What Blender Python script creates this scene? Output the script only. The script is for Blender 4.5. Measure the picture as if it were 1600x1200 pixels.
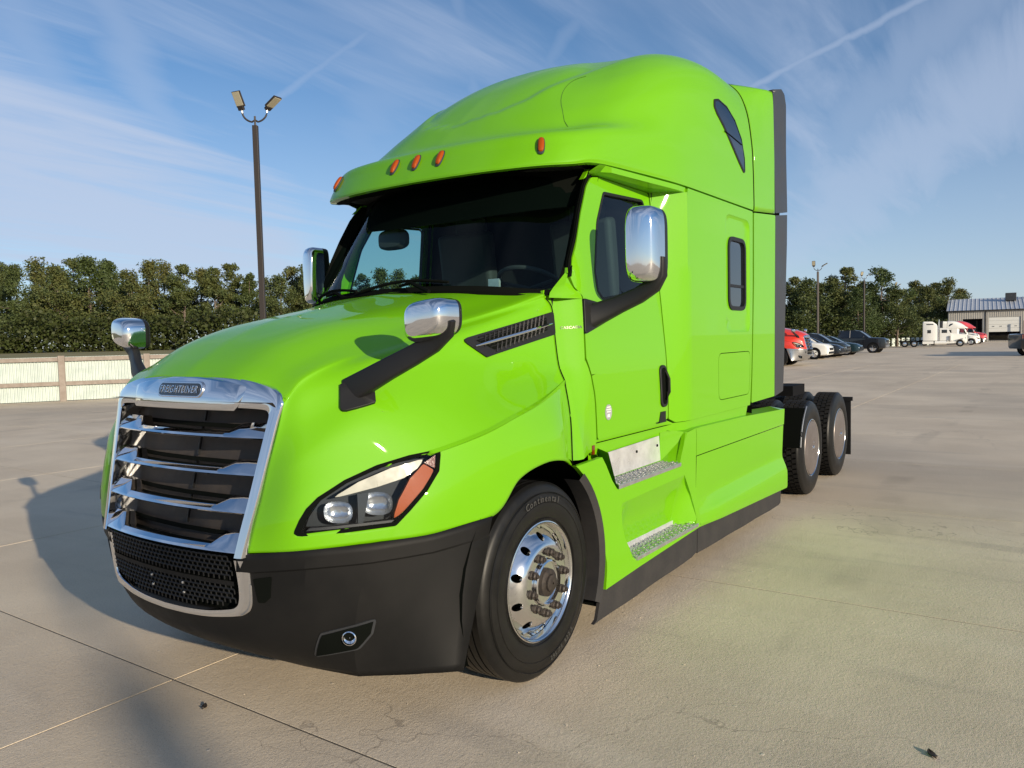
import bpy, bmesh, math, random
import numpy as np
from mathutils import Vector, Matrix
from mathutils.bvhtree import BVHTree
from mathutils.geometry import delaunay_2d_cdt

for o in list(bpy.data.objects):
    bpy.data.objects.remove(o, do_unlink=True)
S = bpy.context.scene
COL = S.collection
R = math.radians
random.seed(7)

# ------------------------------------------------------------------ camera
cam = bpy.data.cameras.new('camera')
camo = bpy.data.objects.new('camera', cam)
COL.objects.link(camo)
CX, CY, CZ = -2.0745, -3.3406, 1.7469
YAW, PITCH, ROLL, FOC = 0.60703, 0.057208, -0.023305, 1224.3
d = Vector((math.cos(YAW)*math.cos(PITCH), math.sin(YAW)*math.cos(PITCH), -math.sin(PITCH)))
r = d.cross(Vector((0, 0, 1))).normalized()
u = r.cross(d)
r2 = r*math.cos(ROLL)+u*math.sin(ROLL)
u2 = -r*math.sin(ROLL)+u*math.cos(ROLL)
m = Matrix((r2, u2, -d)).transposed().to_4x4()
m.translation = Vector((CX, CY, CZ))
camo.matrix_world = m
cam.sensor_fit = 'HORIZONTAL'
cam.sensor_width = 36
cam.lens = FOC*36/1600
cam.clip_start = 0.05
cam.clip_end = 5000
S.camera = camo

# ------------------------------------------------------------------ sun, sky, exposure
SUN_EL = R(14.4)
SX, SY = -0.32, -0.947               # towards the sun, on the ground plane
az = math.atan2(SX, SY)             # clockwise from +Y
sdir = Vector((math.sin(az)*math.cos(SUN_EL), math.cos(az)*math.cos(SUN_EL), math.sin(SUN_EL)))
sl = bpy.data.lights.new('sun', 'SUN')
sl.energy = 5.0
sl.angle = R(0.55)
sl.color = (1.0, 0.86, 0.66)
so = bpy.data.objects.new('sun', sl)
so.rotation_euler = sdir.to_track_quat('Z', 'Y').to_euler()
so.location = (-10, -20, 20)
COL.objects.link(so)

W = bpy.data.worlds.new('World')
S.world = W
W.use_nodes = True
nt = W.node_tree
nt.nodes.clear()


def N(t, kind, **kw):
    n = t.nodes.new(kind)
    for k, v in kw.items():
        if k.startswith('i_'):
            key = k[2:]
            key = int(key) if key.isdigit() else key.replace('_', ' ')
            n.inputs[key].default_value = v
        else:
            setattr(n, k, v)
    return n


def math_n(t, op, a=None, b=None, c=None, clamp=False):
    n = t.nodes.new('ShaderNodeMath')
    n.operation = op
    n.use_clamp = clamp
    for i, v in enumerate((a, b, c)):
        if v is None:
            continue
        if isinstance(v, (int, float)):
            n.inputs[i].default_value = v
        else:
            t.links.new(v, n.inputs[i])
    return n.outputs[0]


def mapr(t, v, a, b, c=0.0, d_=1.0, interp='SMOOTHSTEP'):
    n = t.nodes.new('ShaderNodeMapRange')
    n.interpolation_type = interp
    t.links.new(v, n.inputs[0])
    n.inputs[1].default_value = a
    n.inputs[2].default_value = b
    n.inputs[3].default_value = c
    n.inputs[4].default_value = d_
    return n.outputs[0]


def mixc(t, f, a, b, blend='MIX'):
    n = t.nodes.new('ShaderNodeMix')
    n.data_type = 'RGBA'
    n.blend_type = blend
    for i, v in ((0, f), (6, a), (7, b)):
        if hasattr(v, 'links'):
            t.links.new(v, n.inputs[i])
        else:
            n.inputs[i].default_value = v if i == 0 else tuple(v)+((1,) if len(v) == 3 else ())
    return n.outputs[2]


sky = N(nt, 'ShaderNodeTexSky', sky_type='NISHITA', sun_disc=False)
sky.sun_elevation = SUN_EL
sky.sun_rotation = az
sky.altitude = 200
sky.air_density = 0.9
sky.dust_density = 0.1
sky.ozone_density = 3.2
SKY_STRENGTH = 0.105
tc = N(nt, 'ShaderNodeTexCoord')
sep = N(nt, 'ShaderNodeSeparateXYZ')
nt.links.new(tc.outputs['Generated'], sep.inputs[0])
zz = math_n(nt, 'MAXIMUM', sep.outputs[2], 0.03)
# project the view direction on a flat cloud layer, so that streaks shrink to the horizon
pz = math_n(nt, 'ADD', zz, 0.10)
px_ = math_n(nt, 'DIVIDE', sep.outputs[0], pz)
py_ = math_n(nt, 'DIVIDE', sep.outputs[1], pz)
cmb = N(nt, 'ShaderNodeCombineXYZ')
nt.links.new(px_, cmb.inputs[0])
nt.links.new(py_, cmb.inputs[1])
mp = N(nt, 'ShaderNodeMapping')
mp.inputs['Rotation'].default_value = (0, 0, R(38))
mp.inputs['Scale'].default_value = (0.30, 1.15, 1)
nt.links.new(cmb.outputs[0], mp.inputs[0])
n1 = N(nt, 'ShaderNodeTexNoise', i_Scale=0.75, i_Detail=5.0, i_Roughness=0.5, i_Distortion=0.8)
nt.links.new(mp.outputs[0], n1.inputs['Vector'])
mp2 = N(nt, 'ShaderNodeMapping')
mp2.inputs['Rotation'].default_value = (0, 0, R(60))
mp2.inputs['Scale'].default_value = (0.5, 3.2, 1)
nt.links.new(cmb.outputs[0], mp2.inputs[0])
n2 = N(nt, 'ShaderNodeTexNoise', i_Scale=1.3, i_Detail=9.0, i_Roughness=0.62, i_Distortion=0.5)
nt.links.new(mp2.outputs[0], n2.inputs['Vector'])
cl = math_n(nt, 'MULTIPLY', mapr(nt, n1.outputs[0], 0.36, 0.66), mapr(nt, n2.outputs[0], 0.25, 0.72, 0.45, 1.0))
cl = math_n(nt, 'ADD', math_n(nt, 'MULTIPLY', cl, 0.85), math_n(nt, 'MULTIPLY', mapr(nt, n2.outputs[0], 0.45, 0.80), 0.25), clamp=True)
# the veil thickens evenly towards the horizon all round
veil = mapr(nt, sep.outputs[2], 0.42, 0.0, 0.0, 0.66)
cl = math_n(nt, 'MAXIMUM', cl, veil)


def contrail(nrm, mid, width, length, amount):
    a = N(nt, 'ShaderNodeVectorMath', operation='DOT_PRODUCT')
    nt.links.new(tc.outputs['Generated'], a.inputs[0])
    a.inputs[1].default_value = nrm
    b = N(nt, 'ShaderNodeVectorMath', operation='DOT_PRODUCT')
    nt.links.new(tc.outputs['Generated'], b.inputs[0])
    b.inputs[1].default_value = mid
    wob = math_n(nt, 'MULTIPLY', math_n(nt, 'SUBTRACT', n2.outputs[0], 0.5), width*1.5)
    f = mapr(nt, math_n(nt, 'ABSOLUTE', math_n(nt, 'ADD', a.outputs['Value'], wob)), width, 0.0)
    g = mapr(nt, b.outputs['Value'], math.cos(length), math.cos(length*0.55))
    return math_n(nt, 'MULTIPLY', math_n(nt, 'MULTIPLY', f, g), amount)


def pixdir(px, py):
    v = r2*((px-800)/FOC)-u2*((py-600)/FOC)+d
    return v.normalized()


TRAILS = [((1190, 128), (1440, 0), 0.009, 0.55), ((440, 150), (560, 60), 0.010, 0.36), ((1290, 395), (1640, 335), 0.014, 0.45),
          ((-150, 160), (330, 420), 0.20, 1.0), ((-40, 330), (420, 400), 0.16, 1.0), ((10, 10), (190, 260), 0.055, 0.40), ((140, -20), (300, 260), 0.050, 0.42),
          ((715, 0), (748, 160), 0.020, 0.28), ((560, 330), (620, -40), 0.10, 0.30), ((910, 20), (850, 110), 0.020, 0.24), ((1230, 400), (1640, 70), 0.13, 0.70),
          ((1240, 300), (1560, -40), 0.09, 0.45), ((1260, 480), (1660, 300), 0.08, 0.55), ((1300, 455), (1640, 415), 0.04, 0.5), ((-100, 520), (380, 500), 0.07, 0.6)]
for (a_, b_, w_, s_) in TRAILS:
    A, B = pixdir(*a_), pixdir(*b_)
    nrm = A.cross(B).normalized()
    mid = (A+B).normalized()
    t_ = contrail(nrm, mid, w_, A.angle(B)*0.9, s_)
    cl = math_n(nt, 'MAXIMUM', cl, t_)
hs = N(nt, 'ShaderNodeHueSaturation', i_Saturation=1.12, i_Value=1.0)
nt.links.new(sky.outputs[0], hs.inputs['Color'])
sky_sat = hs.outputs[0]
bright = N(nt, 'ShaderNodeVectorMath', operation='SCALE')
skc = mixc(nt, math_n(nt, 'MULTIPLY', cl, 0.85), sky_sat, (4.2, 4.9, 6.3))
bg = N(nt, 'ShaderNodeBackground')
bg.inputs[1].default_value = SKY_STRENGTH
nt.links.new(skc, bg.inputs[0])
wo = N(nt, 'ShaderNodeOutputWorld')
nt.links.new(bg.outputs[0], wo.inputs[0])

S.view_settings.view_transform = 'Standard'
S.view_settings.look = 'None'
S.view_settings.gamma = 1
S.view_settings.exposure = 0.24
S.render.engine = 'CYCLES'
S.cycles.max_bounces = 8
S.cycles.transparent_max_bounces = 16

# ------------------------------------------------------------------ helpers


def tag(o, label=None, cat=None, group=None, kind=None):
    if label: o['label'] = label
    if cat: o['category'] = cat
    if group: o['group'] = group
    if kind: o['kind'] = kind
    return o


def thing(name, label, cat, loc=(0, 0, 0), rotz=0.0, group=None):
    o = bpy.data.objects.new(name, None)
    o.empty_display_size = 0.1
    COL.objects.link(o)
    o.location = loc
    o.rotation_euler = (0, 0, rotz)
    return tag(o, label, cat, group)


class MB:
    """collects vertices and faces; build() links them as ONE mesh object"""
    def __init__(s):
        s.v, s.f = [], []

    def add(s, vs, fs):
        n = len(s.v)
        s.v += [tuple(map(float, q)) for q in vs]
        s.f += [tuple(i+n for i in f) for f in fs]
        return s

    def box(s, c, sz, rot=None):
        hx, hy, hz = sz[0]/2, sz[1]/2, sz[2]/2
        P = [Vector((x, y, z)) for x in (-hx, hx) for y in (-hy, hy) for z in (-hz, hz)]
        if rot is not None:
            P = [rot @ q for q in P]
        P = [q+Vector(c) for q in P]
        return s.add(P, [(0, 1, 3, 2), (4, 6, 7, 5), (0, 4, 5, 1), (2, 3, 7, 6), (0, 2, 6, 4), (1, 5, 7, 3)])

    def hexa(s, P):
        """8 points: 4 of one end loop then 4 of the other"""
        return s.add(P, [(3, 2, 1, 0), (4, 5, 6, 7), (0, 1, 5, 4), (1, 2, 6, 5), (2, 3, 7, 6), (3, 0, 4, 7)])

    def tube(s, pts, rad, n=10, cap=True, squash=None, up=None):
        pts = [Vector(q) for q in pts]
        if not hasattr(rad, '__len__'):
            rad = [rad]*len(pts)
        rings = []
        ref = Vector(up) if up else Vector((0, 0, 1))
        for i, q in enumerate(pts):
            t = (pts[min(i+1, len(pts)-1)]-pts[max(i-1, 0)]).normalized()
            a = ref if abs(t.dot(ref)) < 0.95 else Vector((1, 0, 0))
            b = t.cross(a).normalized()
            c = b.cross(t)
            sa, sb = squash if squash else (1, 1)
            rings.append([q+(b*math.cos(k*2*math.pi/n)*sa+c*math.sin(k*2*math.pi/n)*sb)*rad[i] for k in range(n)])
        vs = [w for g in rings for w in g]
        fs = []
        for i in range(len(pts)-1):
            for k in range(n):
                k2 = (k+1) % n
                fs.append((i*n+k, i*n+k2, (i+1)*n+k2, (i+1)*n+k))
        if cap:
            fs.append(tuple(range(n-1, -1, -1)))
            fs.append(tuple((len(pts)-1)*n+k for k in range(n)))
        return s.add(vs, fs)

    def loft(s, rings, closed=True, cap=True):
        n = len(rings[0])
        vs = [w for g in rings for w in g]
        fs = []
        for i in range(len(rings)-1):
            for k in range(n if closed else n-1):
                k2 = (k+1) % n
                fs.append((i*n+k, i*n+k2, (i+1)*n+k2, (i+1)*n+k))
        if cap:
            fs.append(tuple(range(n-1, -1, -1)))
            fs.append(tuple((len(rings)-1)*n+k for k in range(n)))
        return s.add(vs, fs)

    def lathe(s, prof, c=(0, 0, 0), n=48, closed=False):
        """prof: (radius, offset along -y from c)"""
        rings = [[(c[0]+rr*math.cos(2*math.pi*k/n), c[1]-o, c[2]+rr*math.sin(2*math.pi*k/n)) for k in range(n)] for rr, o in prof]
        if closed:
            rings.append(rings[0])
        return s.loft(rings, cap=False)

    def prism(s, poly, f0, f1):
        """extrude a 2D polygon between the two maps f0(a,b) and f1(a,b)"""
        n = len(poly)
        vs = [f0(*q) for q in poly]+[f1(*q) for q in poly]
        fs = [tuple(range(n-1, -1, -1)), tuple(range(n, 2*n))]
        for k in range(n):
            k2 = (k+1) % n
            fs.append((k, k2, n+k2, n+k))
        return s.add(vs, fs)

    def mirror(s):
        n = len(s.v)
        s.v += [(a, -b, c) for a, b, c in s.v[:n]]
        s.f += [tuple(i+n for i in reversed(f)) for f in s.f[:]]
        return s

    def flip(s):
        """mirrored copy to the passenger side"""
        q = MB()
        q.v = [(a, -b, c) for a, b, c in s.v]
        q.f = [tuple(reversed(f)) for f in s.f]
        return q

    def move(s, off=(0, 0, 0), M=None):
        q = MB()
        q.v = [tuple((M @ Vector(a) if M is not None else Vector(a))+Vector(off)) for a in s.v]
        q.f = list(s.f)
        return q

    def build(s, name, mat, parent=None, smooth=35, bevel=0, solid=0, recalc=True, seg=2, loc=None):
        me = bpy.data.meshes.new(name)
        me.from_pydata(s.v, [], s.f)
        if recalc:
            bm = bmesh.new()
            bm.from_mesh(me)
            bmesh.ops.remove_doubles(bm, verts=bm.verts, dist=1e-5)
            bmesh.ops.recalc_face_normals(bm, faces=bm.faces)
            bm.to_mesh(me)
            bm.free()
        me.validate()
        if smooth:
            me.shade_smooth()
            me.set_sharp_from_angle(angle=R(smooth))
        me.materials.append(mat)
        o = bpy.data.objects.new(name, me)
        COL.objects.link(o)
        if parent is not None:
            o.parent = parent
        if loc is not None:
            o.location = loc
        if solid:
            md = o.modifiers.new('s', 'SOLIDIFY')
            md.thickness = solid
            md.offset = -1
        if bevel:
            md = o.modifiers.new('b', 'BEVEL')
            md.width = bevel
            md.segments = seg
            md.limit_method = 'ANGLE'
            md.angle_limit = R(32)
            md.harden_normals = False
        return o


def crom(P, n):
    """Catmull-Rom through the rows of P (k, ...), n samples per span"""
    P = np.asarray(P, float)
    k = len(P)
    E = np.concatenate([[2*P[0]-P[1]], P, [2*P[-1]-P[-2]]])
    out = []
    for i in range(k-1):
        p0, p1, p2, p3 = E[i], E[i+1], E[i+2], E[i+3]
        for j in range(n):
            t = j/n
            out.append(0.5*((2*p1)+(-p0+p2)*t+(2*p0-5*p1+4*p2-p3)*t*t+(-p0+3*p1-3*p2+p3)*t**3))
    out.append(P[-1])
    return np.array(out)


def net(G, nu=6, nv=6):
    """control net (rows, cols, 3) -> dense grid"""
    G = np.asarray(G, float)
    A = crom(G, nu)
    B = crom(A.transpose(1, 0, 2), nv).transpose(1, 0, 2)
    return B


def grid_faces(nr, nc):
    return [(i*nc+j, i*nc+j+1, (i+1)*nc+j+1, (i+1)*nc+j) for i in range(nr-1) for j in range(nc-1)]


def lin(x, xs, ys):
    return float(np.interp(x, xs, ys))


def inpoly(p, poly):
    x, y = p
    c = False
    j = len(poly)-1
    for i in range(len(poly)):
        xi, yi = poly[i]
        xj, yj = poly[j]
        if (yi > y) != (yj > y) and x < (xj-xi)*(y-yi)/(yj-yi+1e-12)+xi:
            c = not c
        j = i
    return c


def roundpoly(P, rad, n=5):
    """round the corners of a polygon"""
    out = []
    k = len(P)
    if not hasattr(rad, '__len__'):
        rad = [rad]*k
    for i in range(k):
        a, b, c = Vector(P[i-1]), Vector(P[i]), Vector(P[(i+1) % k])
        u1, u2_ = (a-b), (c-b)
        l1, l2 = u1.length, u2_.length
        u1.normalize(); u2_.normalize()
        ang = u1.angle(u2_)
        if rad[i] <= 0 or ang > 3.1:
            out.append(tuple(b)); continue
        t = min(rad[i]/math.tan(ang/2), l1*0.48, l2*0.48)
        s_, e_ = b+u1*t, b+u2_*t
        for j in range(n+1):
            f = j/n
            out.append(tuple((1-f)**2*s_+2*f*(1-f)*b+f*f*e_))
    return out


def densify(P, step):
    out = []
    for i in range(len(P)):
        a, b = P[i], P[(i+1) % len(P)]
        L = math.dist(a, b)
        m_ = max(1, int(round(L/step)))
        for j in range(m_):
            out.append((a[0]+(b[0]-a[0])*j/m_, a[1]+(b[1]-a[1])*j/m_))
    return out


def fill2d(outline, holes=(), step=0.05):
    """triangulated filling of a polygon with holes: (points, tris, boundary loops)"""
    loops = [densify(outline, step)]+[densify(h, step) for h in holes]
    pts, edges = [], []
    bl = []
    for L in loops:
        n0 = len(pts)
        pts += L
        edges += [(n0+i, n0+(i+1) % len(L)) for i in range(len(L))]
        bl.append(list(range(n0, n0+len(L))))
    xs = [q[0] for q in loops[0]]; ys = [q[1] for q in loops[0]]
    x = min(xs)+step*0.5
    k = 0
    while x < max(xs):
        y = min(ys)+step*(0.5+0.5*(k % 2))
        while y < max(ys):
            q = (x, y)
            if inpoly(q, loops[0]) and not any(inpoly(q, h) for h in loops[1:]):
                if min((q[0]-w[0])**2+(q[1]-w[1])**2 for w in pts[:sum(map(len, loops))]) > (step*0.45)**2:
                    pts.append(q)
            y += step
        x += step*0.9
        k += 1
    vs, es, fs, ov, oe, of = delaunay_2d_cdt([Vector(q) for q in pts], edges, [], 0, 1e-6)
    inv = {}
    for i, o in enumerate(ov):
        for q in o:
            inv[q] = i
    tris = []
    for f in fs:
        c = sum((vs[i] for i in f), Vector((0, 0)))/len(f)
        P3 = [vs[i] for i in f]
        ar = abs((P3[1]-P3[0]).x*(P3[2]-P3[0]).y-(P3[1]-P3[0]).y*(P3[2]-P3[0]).x)
        lg = max((P3[i]-P3[i-1]).length for i in range(3))
        if ar/lg < step*.035:      # slivers along straight borders only spoil the shading
            continue
        if inpoly(c, loops[0]) and not any(inpoly(c, h) for h in loops[1:]):
            tris.append(tuple(f))
    return [tuple(v) for v in vs], tris, [[inv[i] for i in b] for b in bl]


def panel(outline, f3, holes=(), step=0.05, depth=0.02, lift=0.0, inward=(0, 1, 0)):
    """a skin following f3(a,b)->(x,y,z), with returned edges of the given depth"""
    pts, tris, bl = fill2d(outline, holes, step)
    iw = Vector(inward)
    V = [Vector(f3(*q))-iw*lift for q in pts]
    mb = MB()
    mb.add(V, tris)
    if depth:
        for L in bl:
            n = len(L)
            vs = [V[i] for i in L]+[V[i]+iw*depth for i in L]
            mb.add(vs, [(k, (k+1) % n, n+(k+1) % n, n+k) for k in range(n)])
    return mb


def copy_tree(o, parent=None, mats=None):
    c = o.copy()
    COL.objects.link(c)
    c.parent = parent
    if mats and c.type == 'MESH':
        for s_ in c.material_slots:
            if s_.material and s_.material.name in mats:
                mm = mats[s_.material.name]
                s_.link = 'OBJECT'
                s_.material = mm
    for ch in list(o.children):
        copy_tree(ch, c, mats)
    return c


_txt = {}


def text_mesh(txt, size, depth=0.002, shear=0.0, spacing=1.0, bold=0.0):
    """letters as mesh data in the XY plane, centred: (verts, faces)"""
    key = (txt, size, depth, shear, spacing, bold)
    if key in _txt:
        return _txt[key]
    cu = bpy.data.curves.new('t', 'FONT')
    cu.body = txt
    cu.size = size
    cu.extrude = depth
    cu.shear = shear
    cu.space_character = spacing
    cu.offset = bold
    cu.align_x = 'CENTER'
    cu.align_y = 'CENTER'
    cu.resolution_u = 3
    o = bpy.data.objects.new('t', cu)
    COL.objects.link(o)
    dg = bpy.context.evaluated_depsgraph_get()
    me = bpy.data.meshes.new_from_object(o.evaluated_get(dg))
    res = ([tuple(v.co) for v in me.vertices], [tuple(p.vertices) for p in me.polygons])
    bpy.data.objects.remove(o)
    bpy.data.meshes.remove(me)
    bpy.data.curves.remove(cu)
    _txt[key] = res
    return res

# ------------------------------------------------------------------ materials
def mat(name, col, rough=0.5, metal=0.0, coat=0.0, coat_rough=0.03, noise=None, bump=None, spec=0.5, ior=1.5, emit=None):
    """noise=(scale, amount, second colour); bump=(scale, strength, distance)"""
    m_ = bpy.data.materials.new(name)
    m_.use_nodes = True
    t = m_.node_tree
    b = t.nodes['Principled BSDF']
    b.inputs['Base Color'].default_value = (*col, 1)
    b.inputs['Roughness'].default_value = rough
    b.inputs['Metallic'].default_value = metal
    b.inputs['Coat Weight'].default_value = coat
    b.inputs['Coat Roughness'].default_value = coat_rough
    b.inputs['Specular IOR Level'].default_value = spec
    b.inputs['IOR'].default_value = ior
    if noise or bump:
        tcn = N(t, 'ShaderNodeTexCoord')
    if noise:
        nn = N(t, 'ShaderNodeTexNoise', i_Scale=noise[0], i_Detail=6.0, i_Roughness=0.6)
        t.links.new(tcn.outputs['Object'], nn.inputs['Vector'])
        f = math_n(t, 'MULTIPLY', mapr(t, nn.outputs[0], 0.35, 0.7), noise[1])
        t.links.new(mixc(t, f, col, noise[2]), b.inputs['Base Color'])
        rr = mapr(t, nn.outputs[0], 0.3, 0.7, rough*0.85, min(1, rough*1.2), 'LINEAR')
        t.links.new(rr, b.inputs['Roughness'])
    if bump:
        bn = N(t, 'ShaderNodeTexNoise', i_Scale=bump[0], i_Detail=4.0, i_Roughness=0.6)
        t.links.new(tcn.outputs['Object'], bn.inputs['Vector'])
        bb = N(t, 'ShaderNodeBump', i_Strength=bump[1], i_Distance=bump[2])
        t.links.new(bn.outputs[0], bb.inputs['Height'])
        t.links.new(bb.outputs[0], b.inputs['Normal'])
    return m_


def glass(name, tint, gloss=1.0, rough=0.0):
    m_ = bpy.data.materials.new(name)
    m_.use_nodes = True
    t = m_.node_tree
    t.nodes.clear()
    tr = N(t, 'ShaderNodeBsdfTransparent'); tr.inputs[0].default_value = (*tint, 1)
    gl = N(t, 'ShaderNodeBsdfGlossy', i_Roughness=rough)
    lw = N(t, 'ShaderNodeLayerWeight')
    fz = math_n(t, 'ADD', math_n(t, 'MULTIPLY', math_n(t, 'POWER', lw.outputs['Facing'], 5.0), .96), .045)
    mx = N(t, 'ShaderNodeMixShader')
    t.links.new(math_n(t, 'MULTIPLY', fz, gloss), mx.inputs[0])
    t.links.new(tr.outputs[0], mx.inputs[1])
    t.links.new(gl.outputs[0], mx.inputs[2])
    o = N(t, 'ShaderNodeOutputMaterial')
    t.links.new(mx.outputs[0], o.inputs[0])
    return m_


M = {}
M['paint'] = mat('lime_paint', (0.132, 0.392, 0.0), 0.55, coat=0.58, coat_rough=0.015, spec=0.16)
M['black_plastic'] = mat('black_plastic', (0.0075, 0.0075, 0.0075), 0.55, spec=.18, noise=(3.0, 0.5, (0.013, 0.0122, 0.0115)), bump=(420, 0.10, 0.002))
M['trim'] = mat('dark_trim', (0.009, 0.009, 0.0095), 0.5, spec=.35, bump=(300, 0.12, 0.002))
M['extender'] = mat('charcoal_extender', (0.028, 0.030, 0.034), 0.45, noise=(4, 0.4, (0.045, 0.046, 0.05)))
M['skirt'] = mat('rubber_skirt', (0.028, 0.027, 0.028), 0.65, spec=.25, noise=(5, 0.35, (0.055, 0.050, 0.046)))
M['void'] = mat('underbody_black', (0.006, 0.006, 0.007), 0.8, spec=.1)
M['gap'] = mat('panel_gap_black', (0.004, 0.005, 0.004), 0.9, spec=.05)
M['chrome'] = mat('chrome', (0.82, 0.82, 0.83), 0.055, 1.0)
M['alu'] = mat('polished_aluminium', (0.80, 0.79, 0.78), 0.11, 1.0, bump=(30, 0.03, 0.002))
M['alu_dull'] = mat('brushed_aluminium', (0.62, 0.62, 0.63), 0.30, 0.9, noise=(14, 0.5, (0.82, 0.82, 0.82)), bump=(60, 0.1, 0.001))
M['steel_cap'] = mat('grey_hub_cover', (0.17, 0.145, 0.135), 0.38, 0.55, noise=(7, 0.5, (0.24, 0.21, 0.20)))
M['tyre'] = mat('tyre_rubber', (0.0062, 0.0060, 0.0056), 0.42, spec=.28, noise=(8, 0.30, (0.014, 0.013, 0.011)), bump=(90, 0.05, 0.002))
M['tread'] = mat('dusty_tread_rubber', (0.010, 0.010, 0.010), 0.8, spec=.2, noise=(10, 0.6, (0.022, 0.020, 0.018)))
M['letter'] = mat('raised_tyre_lettering', (0.05, 0.049, 0.046), 0.6)  # light caught by the raised letters is put in as paler rubber
M['nut'] = mat('grimy_nut_cover', (0.022, 0.017, 0.014), 0.6, 0.2, noise=(60, 0.6, (0.055, 0.042, 0.032)))
M['amber'] = mat('amber_lens', (0.30, 0.048, 0.0), 0.45, coat=.15, spec=.2, bump=(120, 0.3, 0.002))
M['amber_dark'] = mat('dark_amber_lens', (0.14, 0.022, 0.003), 0.2, coat=1.0, bump=(160, 0.3, 0.002))
M['lamp_black'] = mat('headlight_housing', (0.034, 0.040, 0.047), 0.6, spec=.15)
M['drl'] = mat('light_strip_lens', (0.36, 0.34, 0.265), 0.4, coat=0.3, noise=(18, .5, (.28, .265, .21)))
M['reflector'] = mat('lamp_reflector', (0.66, 0.68, 0.71), 0.18, 0.92, bump=(45, 0.5, 0.006))
M['lens_clear'] = glass('clear_lens', (0.90, 0.92, 0.93), 0.45)
M['windshield'] = glass('windshield_glass', (0.60, 0.78, 0.76), .5)
M['side_glass'] = glass('side_glass', (0.55, 0.74, 0.72), 1.0)
M['dark_glass'] = mat('dark_tinted_glass', (0.006, 0.008, 0.011), 0.03, coat=0.5, spec=0.8)
M['interior'] = mat('cab_interior', (0.012, 0.012, 0.013), 0.75)
M['interior2'] = mat('cab_interior_grey', (0.045, 0.045, 0.047), 0.7)
M['radiator'] = mat('radiator_core', (0.035, 0.028, 0.024), 0.7, noise=(11, 0.7, (0.075, 0.060, 0.05)), bump=(500, 0.3, 0.002))
M['badge_silver'] = mat('badge_silver', (0.75, 0.75, 0.77), 0.2, 1.0)
M['badge_dark'] = mat('dull_badge_metal', (0.16, 0.17, 0.13), 0.35, .8)
M['badge_navy'] = mat('badge_dark_enamel', (0.012, 0.016, 0.024), 0.3, coat=0.6)
M['white_metal'] = mat('scuffed_white_metal', (0.58, 0.58, 0.58), 0.3, 0.5, noise=(9, 0.75, (0.80, 0.80, 0.80)), bump=(25, 0.1, 0.002))
M['sticker'] = mat('grey_round_sticker', (0.27, 0.28, 0.29), 0.5, noise=(60, 0.5, (0.45, 0.45, 0.45)))
M['lampost'] = mat('bronze_pole', (0.035, 0.028, 0.024), 0.55, 0.3)
M['lamp_glass'] = mat('lamp_led_panel', (0.42, 0.38, 0.27), 0.35)
M['steel'] = mat('galvanised_steel', (0.45, 0.45, 0.45), 0.4, 0.9)
M['red'] = mat('red_paint', (0.62, 0.030, 0.010), 0.42, coat=0.9)
M['white'] = mat('white_paint', (0.76, 0.75, 0.70), 0.4, coat=0.8)
M['pink'] = mat('pale_red_paint', (0.60, 0.06, 0.07), 0.4, coat=0.8)
M['navy'] = mat('dark_blue_paint', (0.008, 0.014, 0.035), 0.35, coat=1.0)
M['carblack'] = mat('black_car_paint', (0.006, 0.0065, 0.008), 0.35, coat=1.0)
M['cargrey'] = mat('grey_green_car_paint', (0.035, 0.042, 0.040), 0.35, 0.5, coat=1.0)
M['carteal'] = mat('dark_teal_car_paint', (0.012, 0.035, 0.042), 0.35, 0.4, coat=1.0)
M['bare'] = mat('bare_metal_bumper', (0.5, 0.5, 0.5), 0.25, 0.9)

# ================================================================== ground


def gh(x, y=0):
    """the lot falls away gently towards the far building"""
    return lin(x+0.15*min(0, y), [45, 60, 75, 92, 108, 125], [0, -.02, -.16, -.45, -.75, -.95])


def pixray(px, py):
    return (r2*((px-800)/FOC)-u2*((py-600)/FOC)+d)


def ground_at(px, py):
    v = pixray(px, py)
    t_ = 10
    for _ in range(40):
        q = Vector((CX, CY, CZ))+v*t_
        t_ = (gh(q.x, q.y)-CZ)/v.z
    return Vector((CX, CY, CZ))+v*t_


def at_depth(px, D):
    """ground point seen in picture column px, D metres deep"""
    v = pixray(px, 530)
    q = Vector((CX, CY, CZ))+v*(D/1.0)
    return Vector((q.x, q.y, gh(q.x, q.y)))


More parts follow.
